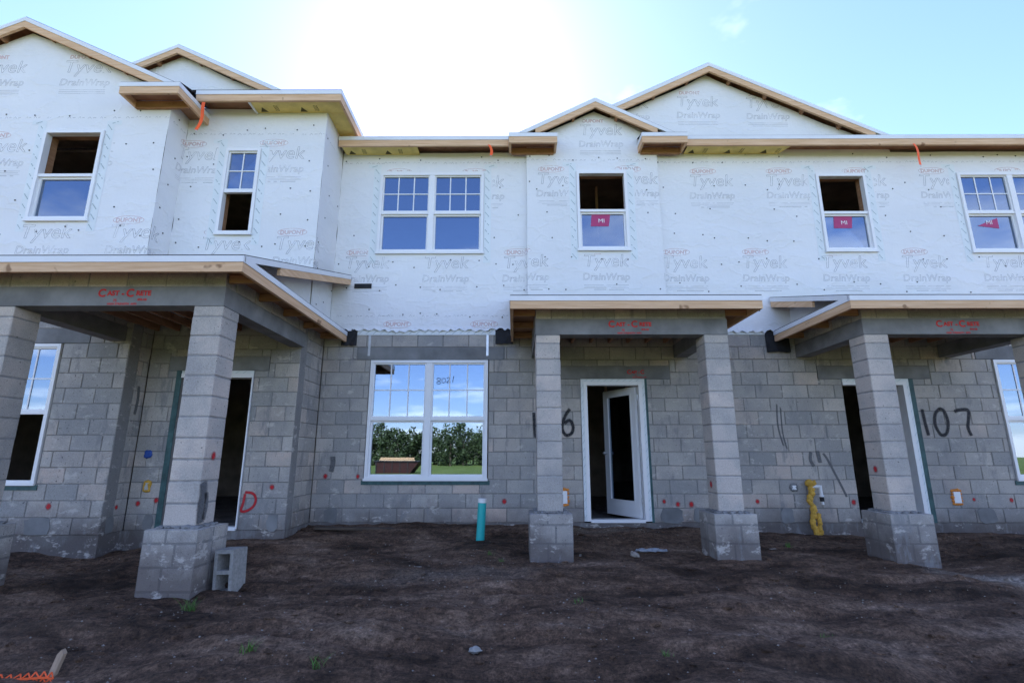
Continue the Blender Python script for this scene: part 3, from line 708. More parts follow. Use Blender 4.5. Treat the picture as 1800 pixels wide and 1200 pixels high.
for xa, xb in ((-2.93, -.09), (2.87, 10.3)): MB().box(xa, xb, -.28, YUM + .02, ZM + .112, ZM + .125).build('eave_deck', 'wood_dark', rf_main)
def soffit(x0, x1, y0, y1, z, par, cut=0.0):
    mb = MB(); mb.prism([(x0, y0, z), (x1 + cut, y0, z), (x1, y1, z), (x0, y1, z)], (0, 0, .012)); s = mb.build('soffit_board', 'yellow_board', par)
    mp = MB(); k = x0 + .12
    while k < x1 - .25:
        vs, es, fs = text_mesh('SSSS', .10, True); i = len(mp.v)
        for v in vs: mp.v.append((k + .25 - v.y * .9, (y0 + y1) / 2 + .02 + v.x * .7, z - .002)); mp.a.append(1)
        for f in fs: mp.f.append(tuple(i + q for q in f))
        mp.quad([(k - .06, y1 - .03, z - .002), (k + .06, y1 - .03, z - .002), (k, y1 - .14, z - .002)]); k += .62
    if mp.v: mp.build('board_print', 'board_print', s, fix=False)['kind'] = 'stuff'
soffit(-2.90, -1.63, -.285, YUM - .004, ZM + .018, rf_main); soffit(2.92, 4.55, -.285, YUM - .004, ZM + .018, rf_main, .12)
# entrance bay eave with its side return
rf_ent = MB().prism([(XUB - .3, -1.14, 6.425), (XUE + .31, -1.14, 6.425), (XUE + .31 - 2.1, .96, 6.425 + 2.1 * .48), (XUB - .3, .96, 6.425 + 2.1 * .48)], (0, 0, .012)).build('roof', 'shingle', house)
eave(rf_ent, -4.86, XUE + .315, -1.15, ZE_)
xr = XUE + .315
MB().prism([(xr, -1.14, 6.425), (xr, 1.0, 6.425), (xr - 2.1, 1.0, 6.425 + 2.1 * .48)], (0, 0, .012)).build('hip_slope', 'shingle', rf_ent)
MB().box(xr - .038, xr, -1.11, 1.0, ZE_, ZE_ + .108).build('fascia', 'wood', rf_ent); MB().box(xr - .03, xr + .008, -1.118, 1.0, ZE_ + .110, ZE_ + .177).build('drip_edge', 'white_metal', rf_ent)
soffit(-4.05, xr - .04, -1.11, YUE - .004, ZE_ + .018, rf_ent)
mb = MB(); mb.prism([(XUE + .004, YUE - .0, ZE_ + .0175), (xr - .04, YUE, ZE_ + .0175), (xr - .04, -.05, ZE_ + .0175), (XUE + .004, -.05, ZE_ + .0175)], (0, 0, .012)); mb.build('soffit_board', 'yellow_board', rf_ent)
MB().box(-4.86, -4.06, -1.11, YUE + .02, ZE_ + .112, ZE_ + .124).build('eave_deck', 'wood_dark', rf_ent)
MB().box(-4.08, -4.05, -1.11, YUE, ZE_ - .0, ZE_ + .1).build('lookout', 'white_metal', rf_ent)
# gables
def gable(xp, zp, hw0, sl, yr, yw_, yback, zbase, hwl=None):
    HW = {1: hw0, -1: hwl or hw0}; hw = hw0
    rf = MB()
    for sg in (-1, 1):
        hw = HW[sg]; ze = zp - hw * sl
        rf.prism([(xp, yr, zp - .0), (xp + sg * hw, yr, ze), (xp + sg * hw, yback, ze), (xp, yback, zp)], (0, 0, .014))
    r = rf.build('gable_roof', 'shingle', house)
    for sg in (-1, 1):
        hw = HW[sg]; ze = zp - hw * sl; h2 = hw - (.32 if hw == hw0 else 0)
        MB().prism([(xp, yr, zp - .17), (xp + sg * h2, yr, zp - h2 * sl - .17), (xp + sg * h2, yr, zp - h2 * sl - .066), (xp, yr, zp - .066)], (0, .038, 0)).build('rake_board', 'wood', r)
        MB().prism([(xp, yr - .008, zp - .065), (xp + sg * hw, yr - .008, ze - .065), (xp + sg * hw, yr - .008, ze + .004), (xp, yr - .008, zp + .004)], (0, .036, 0)).build('drip_edge', 'white_metal', r)
        MB().prism([(xp, yr + .04, zp - .02), (xp + sg * hw, yr + .04, ze - .02), (xp + sg * hw, yw_ + .1, ze - .02), (xp, yw_ + .1, zp - .02)], (0, 0, .012)).build('roof_deck', 'wood_dark', r)
        k = .35
        while k < hw - .35:
            zz = zp - k * sl
            MB().prism([(xp + sg * k, yr + .04, zz - .15), (xp + sg * (k + .04), yr + .04, zz - .15 - .04 * sl), (xp + sg * (k + .04), yr + .04, zz - .03 - .04 * sl), (xp + sg * k, yr + .04, zz - .03)], (0, yw_ - yr - .04, 0)).build('lookout', 'wood_dark', r); k += .61
    hw = hw0; zw = lambda x: zp - .13 - abs(x - xp) * sl
    g = MB(); n = 40
    xsn = [xp - hw + 2 * hw * i / n for i in range(n + 1)]
    for i in range(n):
        a, b = xsn[i], xsn[i + 1]
        za, zb = max(zw(a) + .03 * noise.noise(Vector((a * 2.5, zp, 0))), zbase), max(zw(b) + .03 * noise.noise(Vector((b * 2.5, zp, 0))), zbase)
        if za <= zbase and zb <= zbase: continue
        for j in range(6):
            q = []
            for x, zt_ in ((a, za), (b, zb)):
                q.append([(x, yw_ - disp(x, yw_, zbase + (zt_ - zbase) * jj / 6), zbase + (zt_ - zbase) * jj / 6) for jj in (j, j + 1)])
            g.quad([q[0][0], q[1][0], q[1][1], q[0][1]])
    gw = g.build('gable_wrap', 'wrap', r, fix=False, smooth=True)
    return r, gw, zw
def gable_logos(gw, yw_, zw, spots, xmin=-99):
    a, b = MB(), MB()
    for x, z in spots:
        def f(dx_, dz_):
            def g(u, v):
                X, Z = x + dx_ + u, z + dz_ + v
                if Z > zw(X) - .01 or X < xmin: return None
                return Vector((X, yw_ - disp(X, yw_, Z) - .0035, Z))
            return g
        ribbon(a, T_ty, f(0, 0), .0065, 0); ribbon(a, T_dw, f(0, -.23), .0045, 0); ribbon(b, T_du, f(-.12, .245), .006, 0)
        for k in range(3):
            pts = [Vector((-.36 + .07 * i, -.31 - .03 * k, 0)) for i in range(11)]; ribbon(a, (pts, [(i, i + 1) for i in range(10)], []), f(0, 0), .005, 0)
    a.build('wrap_print', 'print_grey', gw, fix=False)['kind'] = 'stuff'; b.build('wrap_print', 'print_red', gw, fix=False)['kind'] = 'stuff'
r1, g1, z1 = gable(-7.49, 7.52, 2.61, .475, -1.40, YUB, 5, ZT['bay'] - .01); gable_logos(g1, YUB, z1, [(-6.52, 6.66), (-7.83, 6.66)])
r2, g2, z2 = gable(-6.04, 8.17, 3.3, .49, -.17, -.02, 6, 6.4); gable_logos(g2, -.02, z2, [(-4.75, 7.05)])
r3, g3, z3 = gable(1.397, 6.955, 1.355, .507, -.27, YUP, 3, ZT['main'] + .14); gable_logos(g3, YUP, z3, [(1.49, 6.36)])
r4, g4, z4 = gable(3.444, 7.737, 3.05, .49, -.18, YUM, 6, ZT['main'] - .01, hwl=1.77); gable_logos(g4, YUM, z4, [(3.24, 6.98), (4.46, 6.95), (2.0, 6.95)])
def boxret(x0, x1, y, yb, zb, par, open_side=None):
    eave(par, x0, x1, y, zb)
    for xa in (x0, x1 - .038):
        MB().box(xa, xa + .038, y + .04, yb, zb - .0, zb + .108).build('fascia', 'wood', par); MB().box(xa - (.006 if xa == x0 else -.014), xa + .03 + (.0 if xa == x0 else .014), y + .032, yb, zb + .110, zb + .177).build('drip_edge', 'white_metal', par)
    MB().box(x0 + .04, x1 - .04, yb - .04, yb - .002, zb - .03, zb + .09).build('ledger', 'wood_dark', par)
    MB().box(x0 + .04, x1 - .04, y + .04, yb - .04, zb + .098, zb + .109).build('eave_deck', 'wood_dark', par)
    MB().prism([(x0, y, zb + .178), (x1, y, zb + .178), (x1, yb, zb + .27), (x0, yb, zb + .27)], (0, 0, .01)).build('return_roof', 'shingle', par)
boxret(-.085, .715, -.42, YUP - .003, ZM - .01, r3); boxret(2.12, 2.87, -.42, YUP - .003, ZM - .01, r3)
boxret(-5.68, -4.82, -1.57, YUB - .003, ZBx, r1)
MB().box(-4.858, -4.82, YUB, YUE - .0, ZBx, ZBx + .108).build('fascia', 'wood', r1); MB().box(-4.85, -4.812, YUB, YUE, ZBx + .110, ZBx + .177).build('drip_edge', 'white_metal', r1)
MB().box(-5.12, -4.86, YUB - .0, YUE, ZBx + .098, ZBx + .11).build('eave_deck', 'wood_dark', r1)
# ------------------------------------------------------------------ interior shell so that openings look into dark rooms
mb = MB(); mb.box(-9.4, 10.3, 5.0, 5.1, -.1, 6.1); mb.box(-9.4, -9.3, -1.0, 5, -.1, 6.1); mb.box(10.2, 10.3, .2, 5, -.1, 6.1)
mb.box(-9.3, 10.2, 0.2, 5, 2.86, 2.98); mb.box(-9.3, 10.2, -.0, 5, 6.12, 6.16); mb.box(-9.3, XUE - .02, YUE + .03, .2, 2.86, 2.98); mb.box(-9.3, XUE - .02, YUE + .03, .2, 6.34, 6.37); mb.box(-9.3, XUB - .03, YUB + .03, YUE + .03, 2.86, 2.98); mb.box(-9.3, XUB - .03, YUB + .04, YUE + .03, 6.12, 6.16)
mb.build('interior_shell', 'interior', house)
for xs_, y in [(x, 1.6) for x in (-4.6, -4.2, -3.8, -3.4, .9, 1.3, 1.7, 2.1, 5.0, 5.4, 5.8)]:
    MB().box(xs_, xs_ + .038, y, y + .09, 0, 2.86).build('wall_stud', 'wood', house)
for xs_ in (-6.8, -6.4, -4.3, -3.9, 1.2, 1.6, 5.3, 5.7):
    MB().box(xs_, xs_ + .038, 1.2, 1.29, 2.98, 6.12).build('wall_stud', 'wood', house)
# ------------------------------------------------------------------ windows and doors
def curve(pts, n=6):                  # Catmull-Rom through hand-placed points
    P_ = [pts[0]] + pts + [pts[-1]]; out = []
    for i in range(1, len(P_) - 2):
        for k in range(n):
            t_ = k / n; q = []
            for c in (0, 1):
                p0, p1, p2, p3 = (P_[i + j][c] for j in (-1, 0, 1, 2))
                q.append(.5 * (2 * p1 + (p2 - p0) * t_ + (2 * p0 - 5 * p1 + 4 * p2 - p3) * t_ ** 2 + (3 * p1 - p0 - 3 * p2 + p3) * t_ ** 3))
            out.append(tuple(q))
    return out + [pts[-1]]

def frame_ring(mb, W, a, b, c, d, w, d0, d1):
    for q in ((a, b, c, c + w), (a, b, d - w, d), (a, a + w, c + w, d - w), (b - w, b, c + w, d - w)):
        mb.prism([W.p(q[0], q[2], d1), W.p(q[1], q[2], d1), W.p(q[1], q[3], d1), W.p(q[0], q[3], d1)], W.N * (d0 - d1))
def window(W, x0, x1, z0, z1, kind, n, sticker=0, cols=3, d_out=.028, zm=None):
    g = .002; x0 += g; x1 -= g; z0 += g; z1 -= g
    win = empty('window', W.p((x0 + x1) / 2, z0), house)
    def add(mb, name, mat, par=win, **k):
        o = mb.build(name, mat, None, **k); o.parent = par; o.matrix_parent_inverse = win.matrix_world.inverted() if False else o.matrix_parent_inverse
        for v in o.data.vertices: v.co -= win.location
        return o
    mb = MB(); frame_ring(mb, W, x0, x1, z0, z1, .045, -.07, d_out)
    mb.prism([W.p(x0 - .012, z0 - .02, d_out + .012), W.p(x1 + .012, z0 - .02, d_out + .012), W.p(x1 + .012, z0 + .018, d_out + .012), W.p(x0 - .012, z0 + .018, d_out + .012)], W.N * -.03)
    if n == 2:
        xm = (x0 + x1) / 2; mb.prism([W.p(xm - .045, z0 + .045, d_out - .004), W.p(xm + .045, z0 + .045, d_out - .004), W.p(xm + .045, z1 - .045, d_out - .004), W.p(xm - .045, z1 - .045, d_out - .004)], W.N * -.09)
    add(mb, 'frame', 'vinyl')
    spans = [(x0 + .045, x1 - .045)] if n == 1 else [(x0 + .045, xm - .045), (xm + .045, x1 - .045)]
    zc = zm if zm else (z0 + z1) / 2 - .01
    for i, (a, b) in enumerate(spans):
        mb = MB(); mb.prism([W.p(a, zc - .022, .012), W.p(b, zc - .022, .012), W.p(b, zc + .022, .012), W.p(a, zc + .022, .012)], W.N * -.06); add(mb, 'meeting_rail', 'vinyl')
        for part, (c, d) in (('lower', (z0 + .045, zc - .022)), ('upper', (zc + .022, z1 - .045))):
            if (kind == 'open_top' and part == 'upper') or (kind == 'open_bottom' and part == 'lower'): continue
            dd = -.012 if part == 'upper' else -.032
            mb = MB(); frame_ring(mb, W, a, b, c, d, .022 if part == 'upper' else .03, dd - .03, dd + .012); add(mb, 'sash', 'vinyl')
            mb = MB(); mb.prism([W.p(a + .015, c + .015, dd - .01), W.p(b - .015, c + .015, dd - .01), W.p(b - .015, d - .015, dd - .01), W.p(a + .015, d - .015, dd - .01)], W.N * -.006); add(mb, 'pane', 'glass')
            if part == 'upper':
                mb = MB(); w = .009
                for k in range(1, cols):
                    s = a + (b - a) * k / cols; mb.prism([W.p(s - w, c, dd - .002), W.p(s + w, c, dd - .002), W.p(s + w, d, dd - .002), W.p(s - w, d, dd - .002)], W.N * -.006)
                z = (c + d) / 2; mb.prism([W.p(a, z - w, dd - .001), W.p(b, z - w, dd - .001), W.p(b, z + w, dd - .001), W.p(a, z + w, dd - .001)], W.N * -.006)
                add(mb, 'muntin', 'vinyl')
            elif sticker:
                cx = (a + b) / 2 - .03; st = MB()
                if sticker == 1: st.prism([W.p(cx - .17, d - .24, dd - .008), W.p(cx + .13, d - .24, dd - .008), W.p(cx + .16, d - .03, dd - .008), W.p(cx - .15, d - .03, dd - .008)], W.N * .002)
                else: st.prism([W.p(cx - .19, d - .2, dd - .008), W.p(cx + .16, d - .25, dd - .008), W.p(cx + .16, d - .06, dd - .008)], W.N * .002)
                so_ = add(st, 'sticker', 'sticker')
                vs, es, fs = text_mesh('MI', .11, True); tm = MB()
                for v in vs: tm.v.append(tuple(W.p(cx + v.x + .01, d - .175 + v.y * .9, dd - .003))); tm.a.append(1)
                tm.f = [tuple(f) for f in fs]; add(tm, 'lettering', 'vinyl', win, fix=False)
    # inner reveal
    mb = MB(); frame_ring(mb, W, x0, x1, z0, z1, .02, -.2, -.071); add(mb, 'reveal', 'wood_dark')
    return win
for w in WINS: window(UW[w['W']], w['x0'], w['x1'], w['z0'], w['z1'], w['kind'], w['n'], w.get('sticker', 0), cols=2 if w['W'] == 'ent' else 3)
def lower_window(W, r, kind):
    a, b, c, d = r
    w = window(W, a + .01, b - .01, c + .0, d - .008, kind, 2, d_out=.02)
    mb = MB(); mb.prism([W.p(a - .03, c - .075, .012), W.p(b + .03, c - .075, .012), W.p(b + .03, c - .012, .012), W.p(a - .03, c - .012, .012)], W.N * -.02); mb.build('sill_membrane', 'membrane', house)
    return w
wm = lower_window(W_main, WIN_M, 'full'); lower_window(W_main, WIN_R, 'full'); lower_window(W_bay, WIN_B, 'open_bottom')
# handwriting on the glass
for k, (ch, dx_) in enumerate((('8', 0), ('0', .075), ('2', .15), ('1', .225))):
    mb = MB(); x0, z0 = -1.215 + dx_ * 1.05, 2.05 + .01 * k
    pl_ = {'8': [(.03, .05), (.0, .078), (.03, .104), (.058, .078), (.03, .05), (.0, .024), (.03, 0), (.06, .024), (.03, .05)], '0': [(.03, .09), (.0, .05), (.02, .01), (.055, .03), (.055, .07), (.03, .09)], '2': [(.0, .07), (.03, .09), (.05, .07), (.02, .03), (.0, .005), (.06, .01)], '1': [(.03, .1), (.02, .05), (.012, 0)]}[ch]
    pts = curve([(x0 + a, z0 + b) for a, b in pl_], 4); vs = [Vector((a, b, 0)) for a, b in pts]
    ribbon(mb, (vs, [(i, i + 1) for i in range(len(vs) - 1)], []), lambda x, y: W_main.p(x, y, -.014), .008, 0); mb.build('handwriting', 'marker', house, fix=False)
def door_frame(W, r, left=True, right=.055, memb=(0, .035)):
    a, b, c, d = r; mb = MB()
    z0 = .02; rt = .045 if right > .03 else .004
    for q in ((a + .045, a + .10, z0, d - .045) if left else None, (b - rt - right, b - rt, z0, d - .045), (a + (.101 if left else .003), b - rt - right - .001, d - .10, d - .045), (a + (.101 if left else .003), b - rt - right - .001, z0 - .02, z0 + .025)):
        if q is None: continue
        mb.prism([W.p(q[0], q[2], .018), W.p(q[1], q[2], .018), W.p(q[1], q[3], .018), W.p(q[0], q[3], .018)], W.N * -.15)
    dr = empty('door', W.p((a + b) / 2, 0), house)
    def add(m_, n_, mt_, par=dr):
        o = m_.build(n_, mt_, None); o.parent = par
        for v in o.data.vertices: v.co -= dr.location
        return o
    add(mb, 'door_frame', 'vinyl')
    m2 = MB()
    for q in ((a + .003, a + .044, z0, d - .002) if left else None, (b - .044, b - .003, z0, d - .002) if right > .03 else None, (a + (.045 if left else .003), b - (.045 if right > .03 else .003), d - .044, d - .002)):
        if q is None: continue
        m2.prism([W.p(q[0], q[2], .010), W.p(q[1], q[2], .010), W.p(q[1], q[3], .010), W.p(q[0], q[3], .010)], W.N * -.12)
    add(m2, 'flashing_tape', 'tape')
    m3 = MB(); k = .05
    while k < d - .15:
        for s0, s1 in ([(a + .008, a + .04)] if left else []) + ([(b - .04, b - .008)] if right > .03 else []):
            m3.quad([W.p(s0, k, .0115), W.p(s1, k + .06, .0115), W.p(s1, k + .068, .0115), W.p(s0, k + .008, .0115)])
        k += .12
    k = a + .06
    while k < b - .1:
        m3.quad([W.p(k, d - .04, .0115), W.p(k + .05, d - .008, .0115), W.p(k + .057, d - .008, .0115), W.p(k + .007, d - .04, .0115)]); k += .1
    add(m3, 'tape_print', 'tape_print')['kind'] = 'stuff'
    for q in ((a - memb[0], a + .001, .0, d), (b - .001, b + memb[1], 0, d)):
        if q[1] - q[0] < .01: continue
        m4 = MB(); m4.prism([W.p(q[0], q[2], .004), W.p(q[1], q[2], .004), W.p(q[1], q[3], .004), W.p(q[0], q[3], .004)], W.N * -.01); add(m4, 'membrane_edge', 'membrane')
    return dr, add
dC, addC = door_frame(W_main, DOOR_C); dR, addR = door_frame(W_main, DOOR_R, False, .055, (0, .075)); dL, addL = door_frame(W_ent, DOOR_L, False, .014, (.075, 0))
# open leaf of the middle door: hinged right, swung inwards
hx, hy, an = DOOR_C[1] - .105, 0.10, R(118)
T = Vector((math.cos(an), math.sin(an), 0)); Nn = Vector((-math.sin(an), math.cos(an), 0)); Wl = Wall((hx, hy, 0), T, Nn)
lw_, lh = .80, 1.97
mb = MB(); frame_ring(mb, Wl, 0.004, lw_, .05, .05 + lh, .10, 0, .044)
mb.prism([Wl.p(.105, .151, .044), Wl.p(lw_ - .101, .151, .044), Wl.p(lw_ - .101, .27, .044), Wl.p(.105, .27, .044)], Nn * -.044)
leaf = addC(mb, 'door_leaf', 'vinyl')
mb = MB(); frame_ring(mb, Wl, .10, lw_ - .10, .265, lh - .045, .022, -.006, .052); addC(mb, 'glass_bead', 'vinyl')
mb = MB(); mb.prism([Wl.p(.115, .28, .02), Wl.p(lw_ - .115, .28, .02), Wl.p(lw_ - .115, lh - .06, .02), Wl.p(.115, lh - .06, .02)], Nn * .006); addC(mb, 'pane', 'glass')
for s in (1, -1):
    mb = MB(); p = Wl.p(lw_ - .06, 1.0, .022 + s * .022); mb.tube(p, p + Nn * s * .05, .011, n=8); mb.blob(p + Nn * s * .062, .028, (1, 1, 1), 3, 2, 0); addC(mb, 'knob', 'galv')
for z in (.25, 1.0, 1.8):
    mb = MB().box(hx - .012, hx + .012, hy - .03, hy - .006, z, z + .1); addC(mb, 'hinge', 'galv')
# ------------------------------------------------------------------ paint marks on the blocks
def stroke(mb, W, pts, w, d=.0045):
    n = len(pts); rows = []
    for i, (s, z) in enumerate(pts):
        a = Vector(pts[max(0, i - 1)]); b = Vector(pts[min(n - 1, i + 1)]); t_ = (b - a).normalized(); nn = Vector((-t_.y, t_.x)); e = 0.0 if i in (0, n - 1) else 1.0
        rows.append([(W.p(s + nn.x * w * k, z + nn.y * w * k, d), al * max(e, .0)) for k, al in ((-.75, 0), (-.38, 1), (.38, 1), (.75, 0))])
    for r0, r1 in zip(rows, rows[1:]):
        for k in range(3): mb.quad([r0[k][0], r0[k + 1][0], r1[k + 1][0], r1[k][0]], [r0[k][1], r0[k + 1][1], r1[k + 1][1], r1[k][1]])
w = .042
def digits(W, x, z, h, which):
    mk = MB()
    if which == '1': stroke(mk, W, curve([(x, z + h), (x + .01, z + h * .5), (x + .03, z)]), w)
    if which == '0': stroke(mk, W, curve([(x + .12, z + h), (x + .03, z + h * .8), (x, z + h * .4), (x + .06, z + .02), (x + .15, z + .05), (x + .20, z + h * .5), (x + .17, z + h * .9), (x + .10, z + h)]), w)
    if which == '7': stroke(mk, W, curve([(x, z + h * .88), (x + .1, z + h * .95), (x + .22, z + h * .93), (x + .2, z + h * .6), (x + .17, z + h * .3), (x + .2, z)]), w)
    if which == '6': stroke(mk, W, curve([(x + .13, z + h), (x + .05, z + h * .7), (x + .0, z + h * .3), (x + .05, z), (x + .14, z + .02), (x + .17, z + .12), (x + .12, z + .22), (x + .03, z + .17)]), w)
    mk.build('spray_number', 'spray_black', wallobj['main'], fix=False, soft=True)
for ch, x in (('1', 6.27), ('0', 6.43), ('7', 6.75)): digits(W_main, x, 1.25, .42, ch)
for ch, x in (('1', .30), ('6', .73)): digits(W_main, x, 1.27 if ch == '6' else 1.22, .40, ch)
def dot(W, s, z, r=.03):
    n = 12; c = W.p(s, z, .0048); mr2 = MB()
    for k in range(n):
        a0, a1 = 2 * math.pi * k / n, 2 * math.pi * (k + 1) / n
        q = [[W.p(s + math.cos(a) * r * f, z + math.sin(a) * r * f * 1.15, .0048) for a in (a0, a1)] for f in (.55, 1.35)]
        mr2.quad([c, q[0][0], q[0][1]], [1, 1, 1]); mr2.quad([q[0][0], q[1][0], q[1][1], q[0][1]], [1, 0, 0, 1])
    mr2.build('paint_dot', 'spray_red', wallobj['main'], fix=False, soft=True)
for s, z in ((-2.84, .66), (-2.35, .66), (2.22, .30), (2.42, .26), (2.62, .26), (3.60, .30), (5.02, .29), (6.80, .33), (7.35, .32), (8.2, .3), (3.05, .33), (-.15, .30)): dot(W_main, s, z, random.uniform(.022, .036))
for s, z in ((-3.25, .55), (-4.78, .38), (-5.02, .34)): dot(W_ent, s, z)
for s, z in ((-5.85, .34), (-6.7, .36)): dot(W_bay, s, z, .034)
dot(W_bret, -1.0, .31, .026)
for (xa, W) in ((-2.985, Wall((-2.985 + .002, 0, 0), (0, 1, 0), (1, 0, 0))), (2.41, Wall((2.41 - .002, 0, 0), (0, 1, 0), (-1, 0, 0))), (4.44, Wall((4.44 - .002, 0, 0), (0, 1, 0), (-1, 0, 0)))):
    dot(W, (-2.72 if xa < 0 else -1.42), {-2.985: .96, 2.41: .62, 4.44: .80}[xa], .035)
mr2 = MB(); stroke(mr2, W_ent, curve([(-3.60, .47), (-3.61, .36), (-3.63, .25), (-3.55, .25), (-3.47, .31), (-3.45, .40), (-3.50, .47), (-3.61, .485)]), .03)
mr2.build('spray_letter', 'spray_red', wallobj['main'], fix=False, soft=True)
# grey mortar smears
for W, pts, w_ in ((W_main, [(4.66, 1.0), (4.72, .9), (4.80, .7), (4.88, .5), (4.93, .36)], .028), (W_main, [(4.48, 1.02), (4.46, .9), (4.5, .8)], .04), (W_main, [(4.58, 1.04), (4.60, .85)], .05), (W_main, [(4.05, 1.75), (4.03, 1.4), (4.08, 1.1)], .02), (W_main, [(4.1, 1.7), (4.09, 1.3), (4.13, 1.05)], .018),
                   (Wall((-2.985 + .0015, 0, 0), (0, 1, 0), (1, 0, 0)), [(-2.83, .72), (-2.80, .6), (-2.82, .5), (-2.8, .33)], .09), (Wall((-2.985 + .0015, 0, 0), (0, 1, 0), (1, 0, 0)), [(-2.76, .62), (-2.74, .5), (-2.76, .36)], .05),
                   (W_bret, [(-.95, 1.9), (-.93, 1.7), (-.95, 1.5)], .04), (W_main, [(-2.75, .95), (-2.74, .85), (-2.76, .72)], .06)):
    ms = MB(); stroke(ms, W, curve(pts), w_, .0042); ms.build('mortar_smear', 'smear', wallobj['main'], fix=False, soft=True)
# ------------------------------------------------------------------ fittings on the wall
def outlet(W, s, z, foam, col, face='vinyl', h=.12, wd=.075):
    e = empty('outlet_box', W.p(s, z), house)
    mb = MB(); k = 0
    for i in range(16):
        an = 2 * math.pi * i / 16; a, b = wd * .62 * max(-1, min(1, 1.3 * math.cos(an))), h * .62 * max(-1, min(1, 1.3 * math.sin(an)))
        p = W.p(s + a, z + b, .006); mb.blob(p, .024 * random.uniform(.8, 1.25), (1, .8, 1), i, 1, .4)
    o = mb.build('foam', foam, None, smooth=True); o.parent = e
    for v in o.data.vertices: v.co -= e.location
    mb = MB(); mb.prism([W.p(s - wd / 2, z - h / 2, .022), W.p(s + wd / 2, z - h / 2, .022), W.p(s + wd / 2, z + h / 2, .022), W.p(s - wd / 2, z + h / 2, .022)], W.N * -.03)
    o = mb.build('cover', col, None); o.parent = e
    for v in o.data.vertices: v.co -= e.location
outlet(W_main, 6.55, .36, 'foam_orange', 'vinyl', h=.16, wd=.10); outlet(W_main, .74, .36, 'foam_orange', 'vinyl', h=.18, wd=.09); outlet(W_ent, -4.93, .56, 'foam_yellow', 'galv', h=.09, wd=.05)
outlet(W_ent, -4.98, .98, 'blue_box', 'blue_box', h=.05, wd=.05); outlet(W_main, 4.16, .50, 'lintel', 'vinyl', h=.06, wd=.06)
mb = MB(); c = W_main.p(3.03, .50, .01)
for k in range(14): mb.blob((c.x + random.uniform(-.04, .04), c.y - random.uniform(0, .05), c.z + random.uniform(-.08, .08)), random.uniform(.02, .04), (1, 1, 1), k, 1, .6)
mb.build('foil_wrap', 'galv', house)
# foamed gas riser
gp = empty('gas_riser', (4.36, -.10, gz(4.36, -.1))); tag(gp, 'gas riser pipe coated in lumpy yellow spray foam, against the grey block wall', 'pipe')
def addto(root, mb, name, mat, **k):
    o = mb.build(name, mat, None, **k); o.parent = root
    for v in o.data.vertices: v.co -= root.location
    return o
mb = MB()
for i in range(30):
    z = -.2 + i * .026; off = .05 * math.sin(i * .55); mb.blob((4.35 + off * .4 + random.uniform(-.012, .012), -.085, z), random.uniform(.032, .046), (1, .9, 1.1), i, 2, .5)
for i in range(13): mb.blob((4.425 + random.uniform(-.01, .01), -.09, -.2 + i * .026), random.uniform(.027, .038), (1, .9, 1.1), i + 40, 2, .5)
for i in range(8): mb.blob((4.33 + i * .012, -.09, .56 + .02 * math.sin(i)), random.uniform(.034, .048), (1, 1, 1), i + 60, 2, .5)
addto(gp, mb, 'foam_coat', 'foam_yellow', smooth=True)
mb = MB(); mb.tube((4.38, -.10, .52), (4.49, -.11, .52), .022); mb.tube((4.49, -.11, .535), (4.495, -.11, .40), .024); mb.tube((4.495, -.11, .40), (4.495, -.11, .375), .034); addto(gp, mb, 'elbow_pipe', 'pvc_white', smooth=False)
mb = MB(); mb.tube((4.495, -.11, .372), (4.495, -.11, .31), .03); addto(gp, mb, 'valve', 'black_felt'); mb = MB(); mb.tube((4.495, -.11, .31), (4.50, -.11, .265), .02); addto(gp, mb, 'nipple', 'pvc_white')
# teal sewer stub
x, y = -.455, -.82; z = gz(x, y)
st = empty('sewer_stub', (x, y, z)); tag(st, 'teal green plastic pipe stub with white rim standing in the mud below the big window', 'pipe')
mb = MB(); lean = Vector((.028, .0, 0)); b0 = Vector((x, y, z - .15)); t0 = Vector((x, y, .355)) + lean
mb.tube(b0, t0, .056, .056, 24, False); mb.tube(t0, b0, .048, .048, 24, False); addto(st, mb, 'pipe_wall', 'pvc_teal', fix=False, smooth=True)
mb = MB(); mb.tube(t0 + Vector((0, 0, -.002)), t0 + Vector((.002, 0, .05)), .0575, .0575, 24, True); addto(st, mb, 'rim', 'pvc_white')
# hollow block leaning upright by the pedestal
hb = empty('hollow_block', (-2.70, -2.68, gz(-2.70, -2.70))); tag(hb, 'loose hollow concrete block stood on end against a porch pedestal', 'concrete block')
bw_, bh_, bd_ = .195, .395, .195; mb = MB()
for q in ((-bw_ / 2, -bw_ / 2 + .032, 0, bh_), (bw_ / 2 - .032, bw_ / 2, 0, bh_), (-bw_ / 2 + .032, bw_ / 2 - .032, 0, .034), (-bw_ / 2 + .032, bw_ / 2 - .032, bh_ / 2 - .017, bh_ / 2 + .017), (-bw_ / 2 + .032, bw_ / 2 - .032, bh_ - .034, bh_)):
    mb.box(q[0], q[1], -bd_ / 2, bd_ / 2, q[2], q[3])
o = mb.build('block_body', 'hollow_block', hb); hb.rotation_euler = (0, R(-2.5), R(-9)); hb.location.z -= .02
mb = MB().box(-bw_ / 2 + .03, bw_ / 2 - .03, bd_ / 2 - .03, bd_ / 2 - .012, .03, bh_ - .03); mb.build('back_web', 'hollow_block', hb)
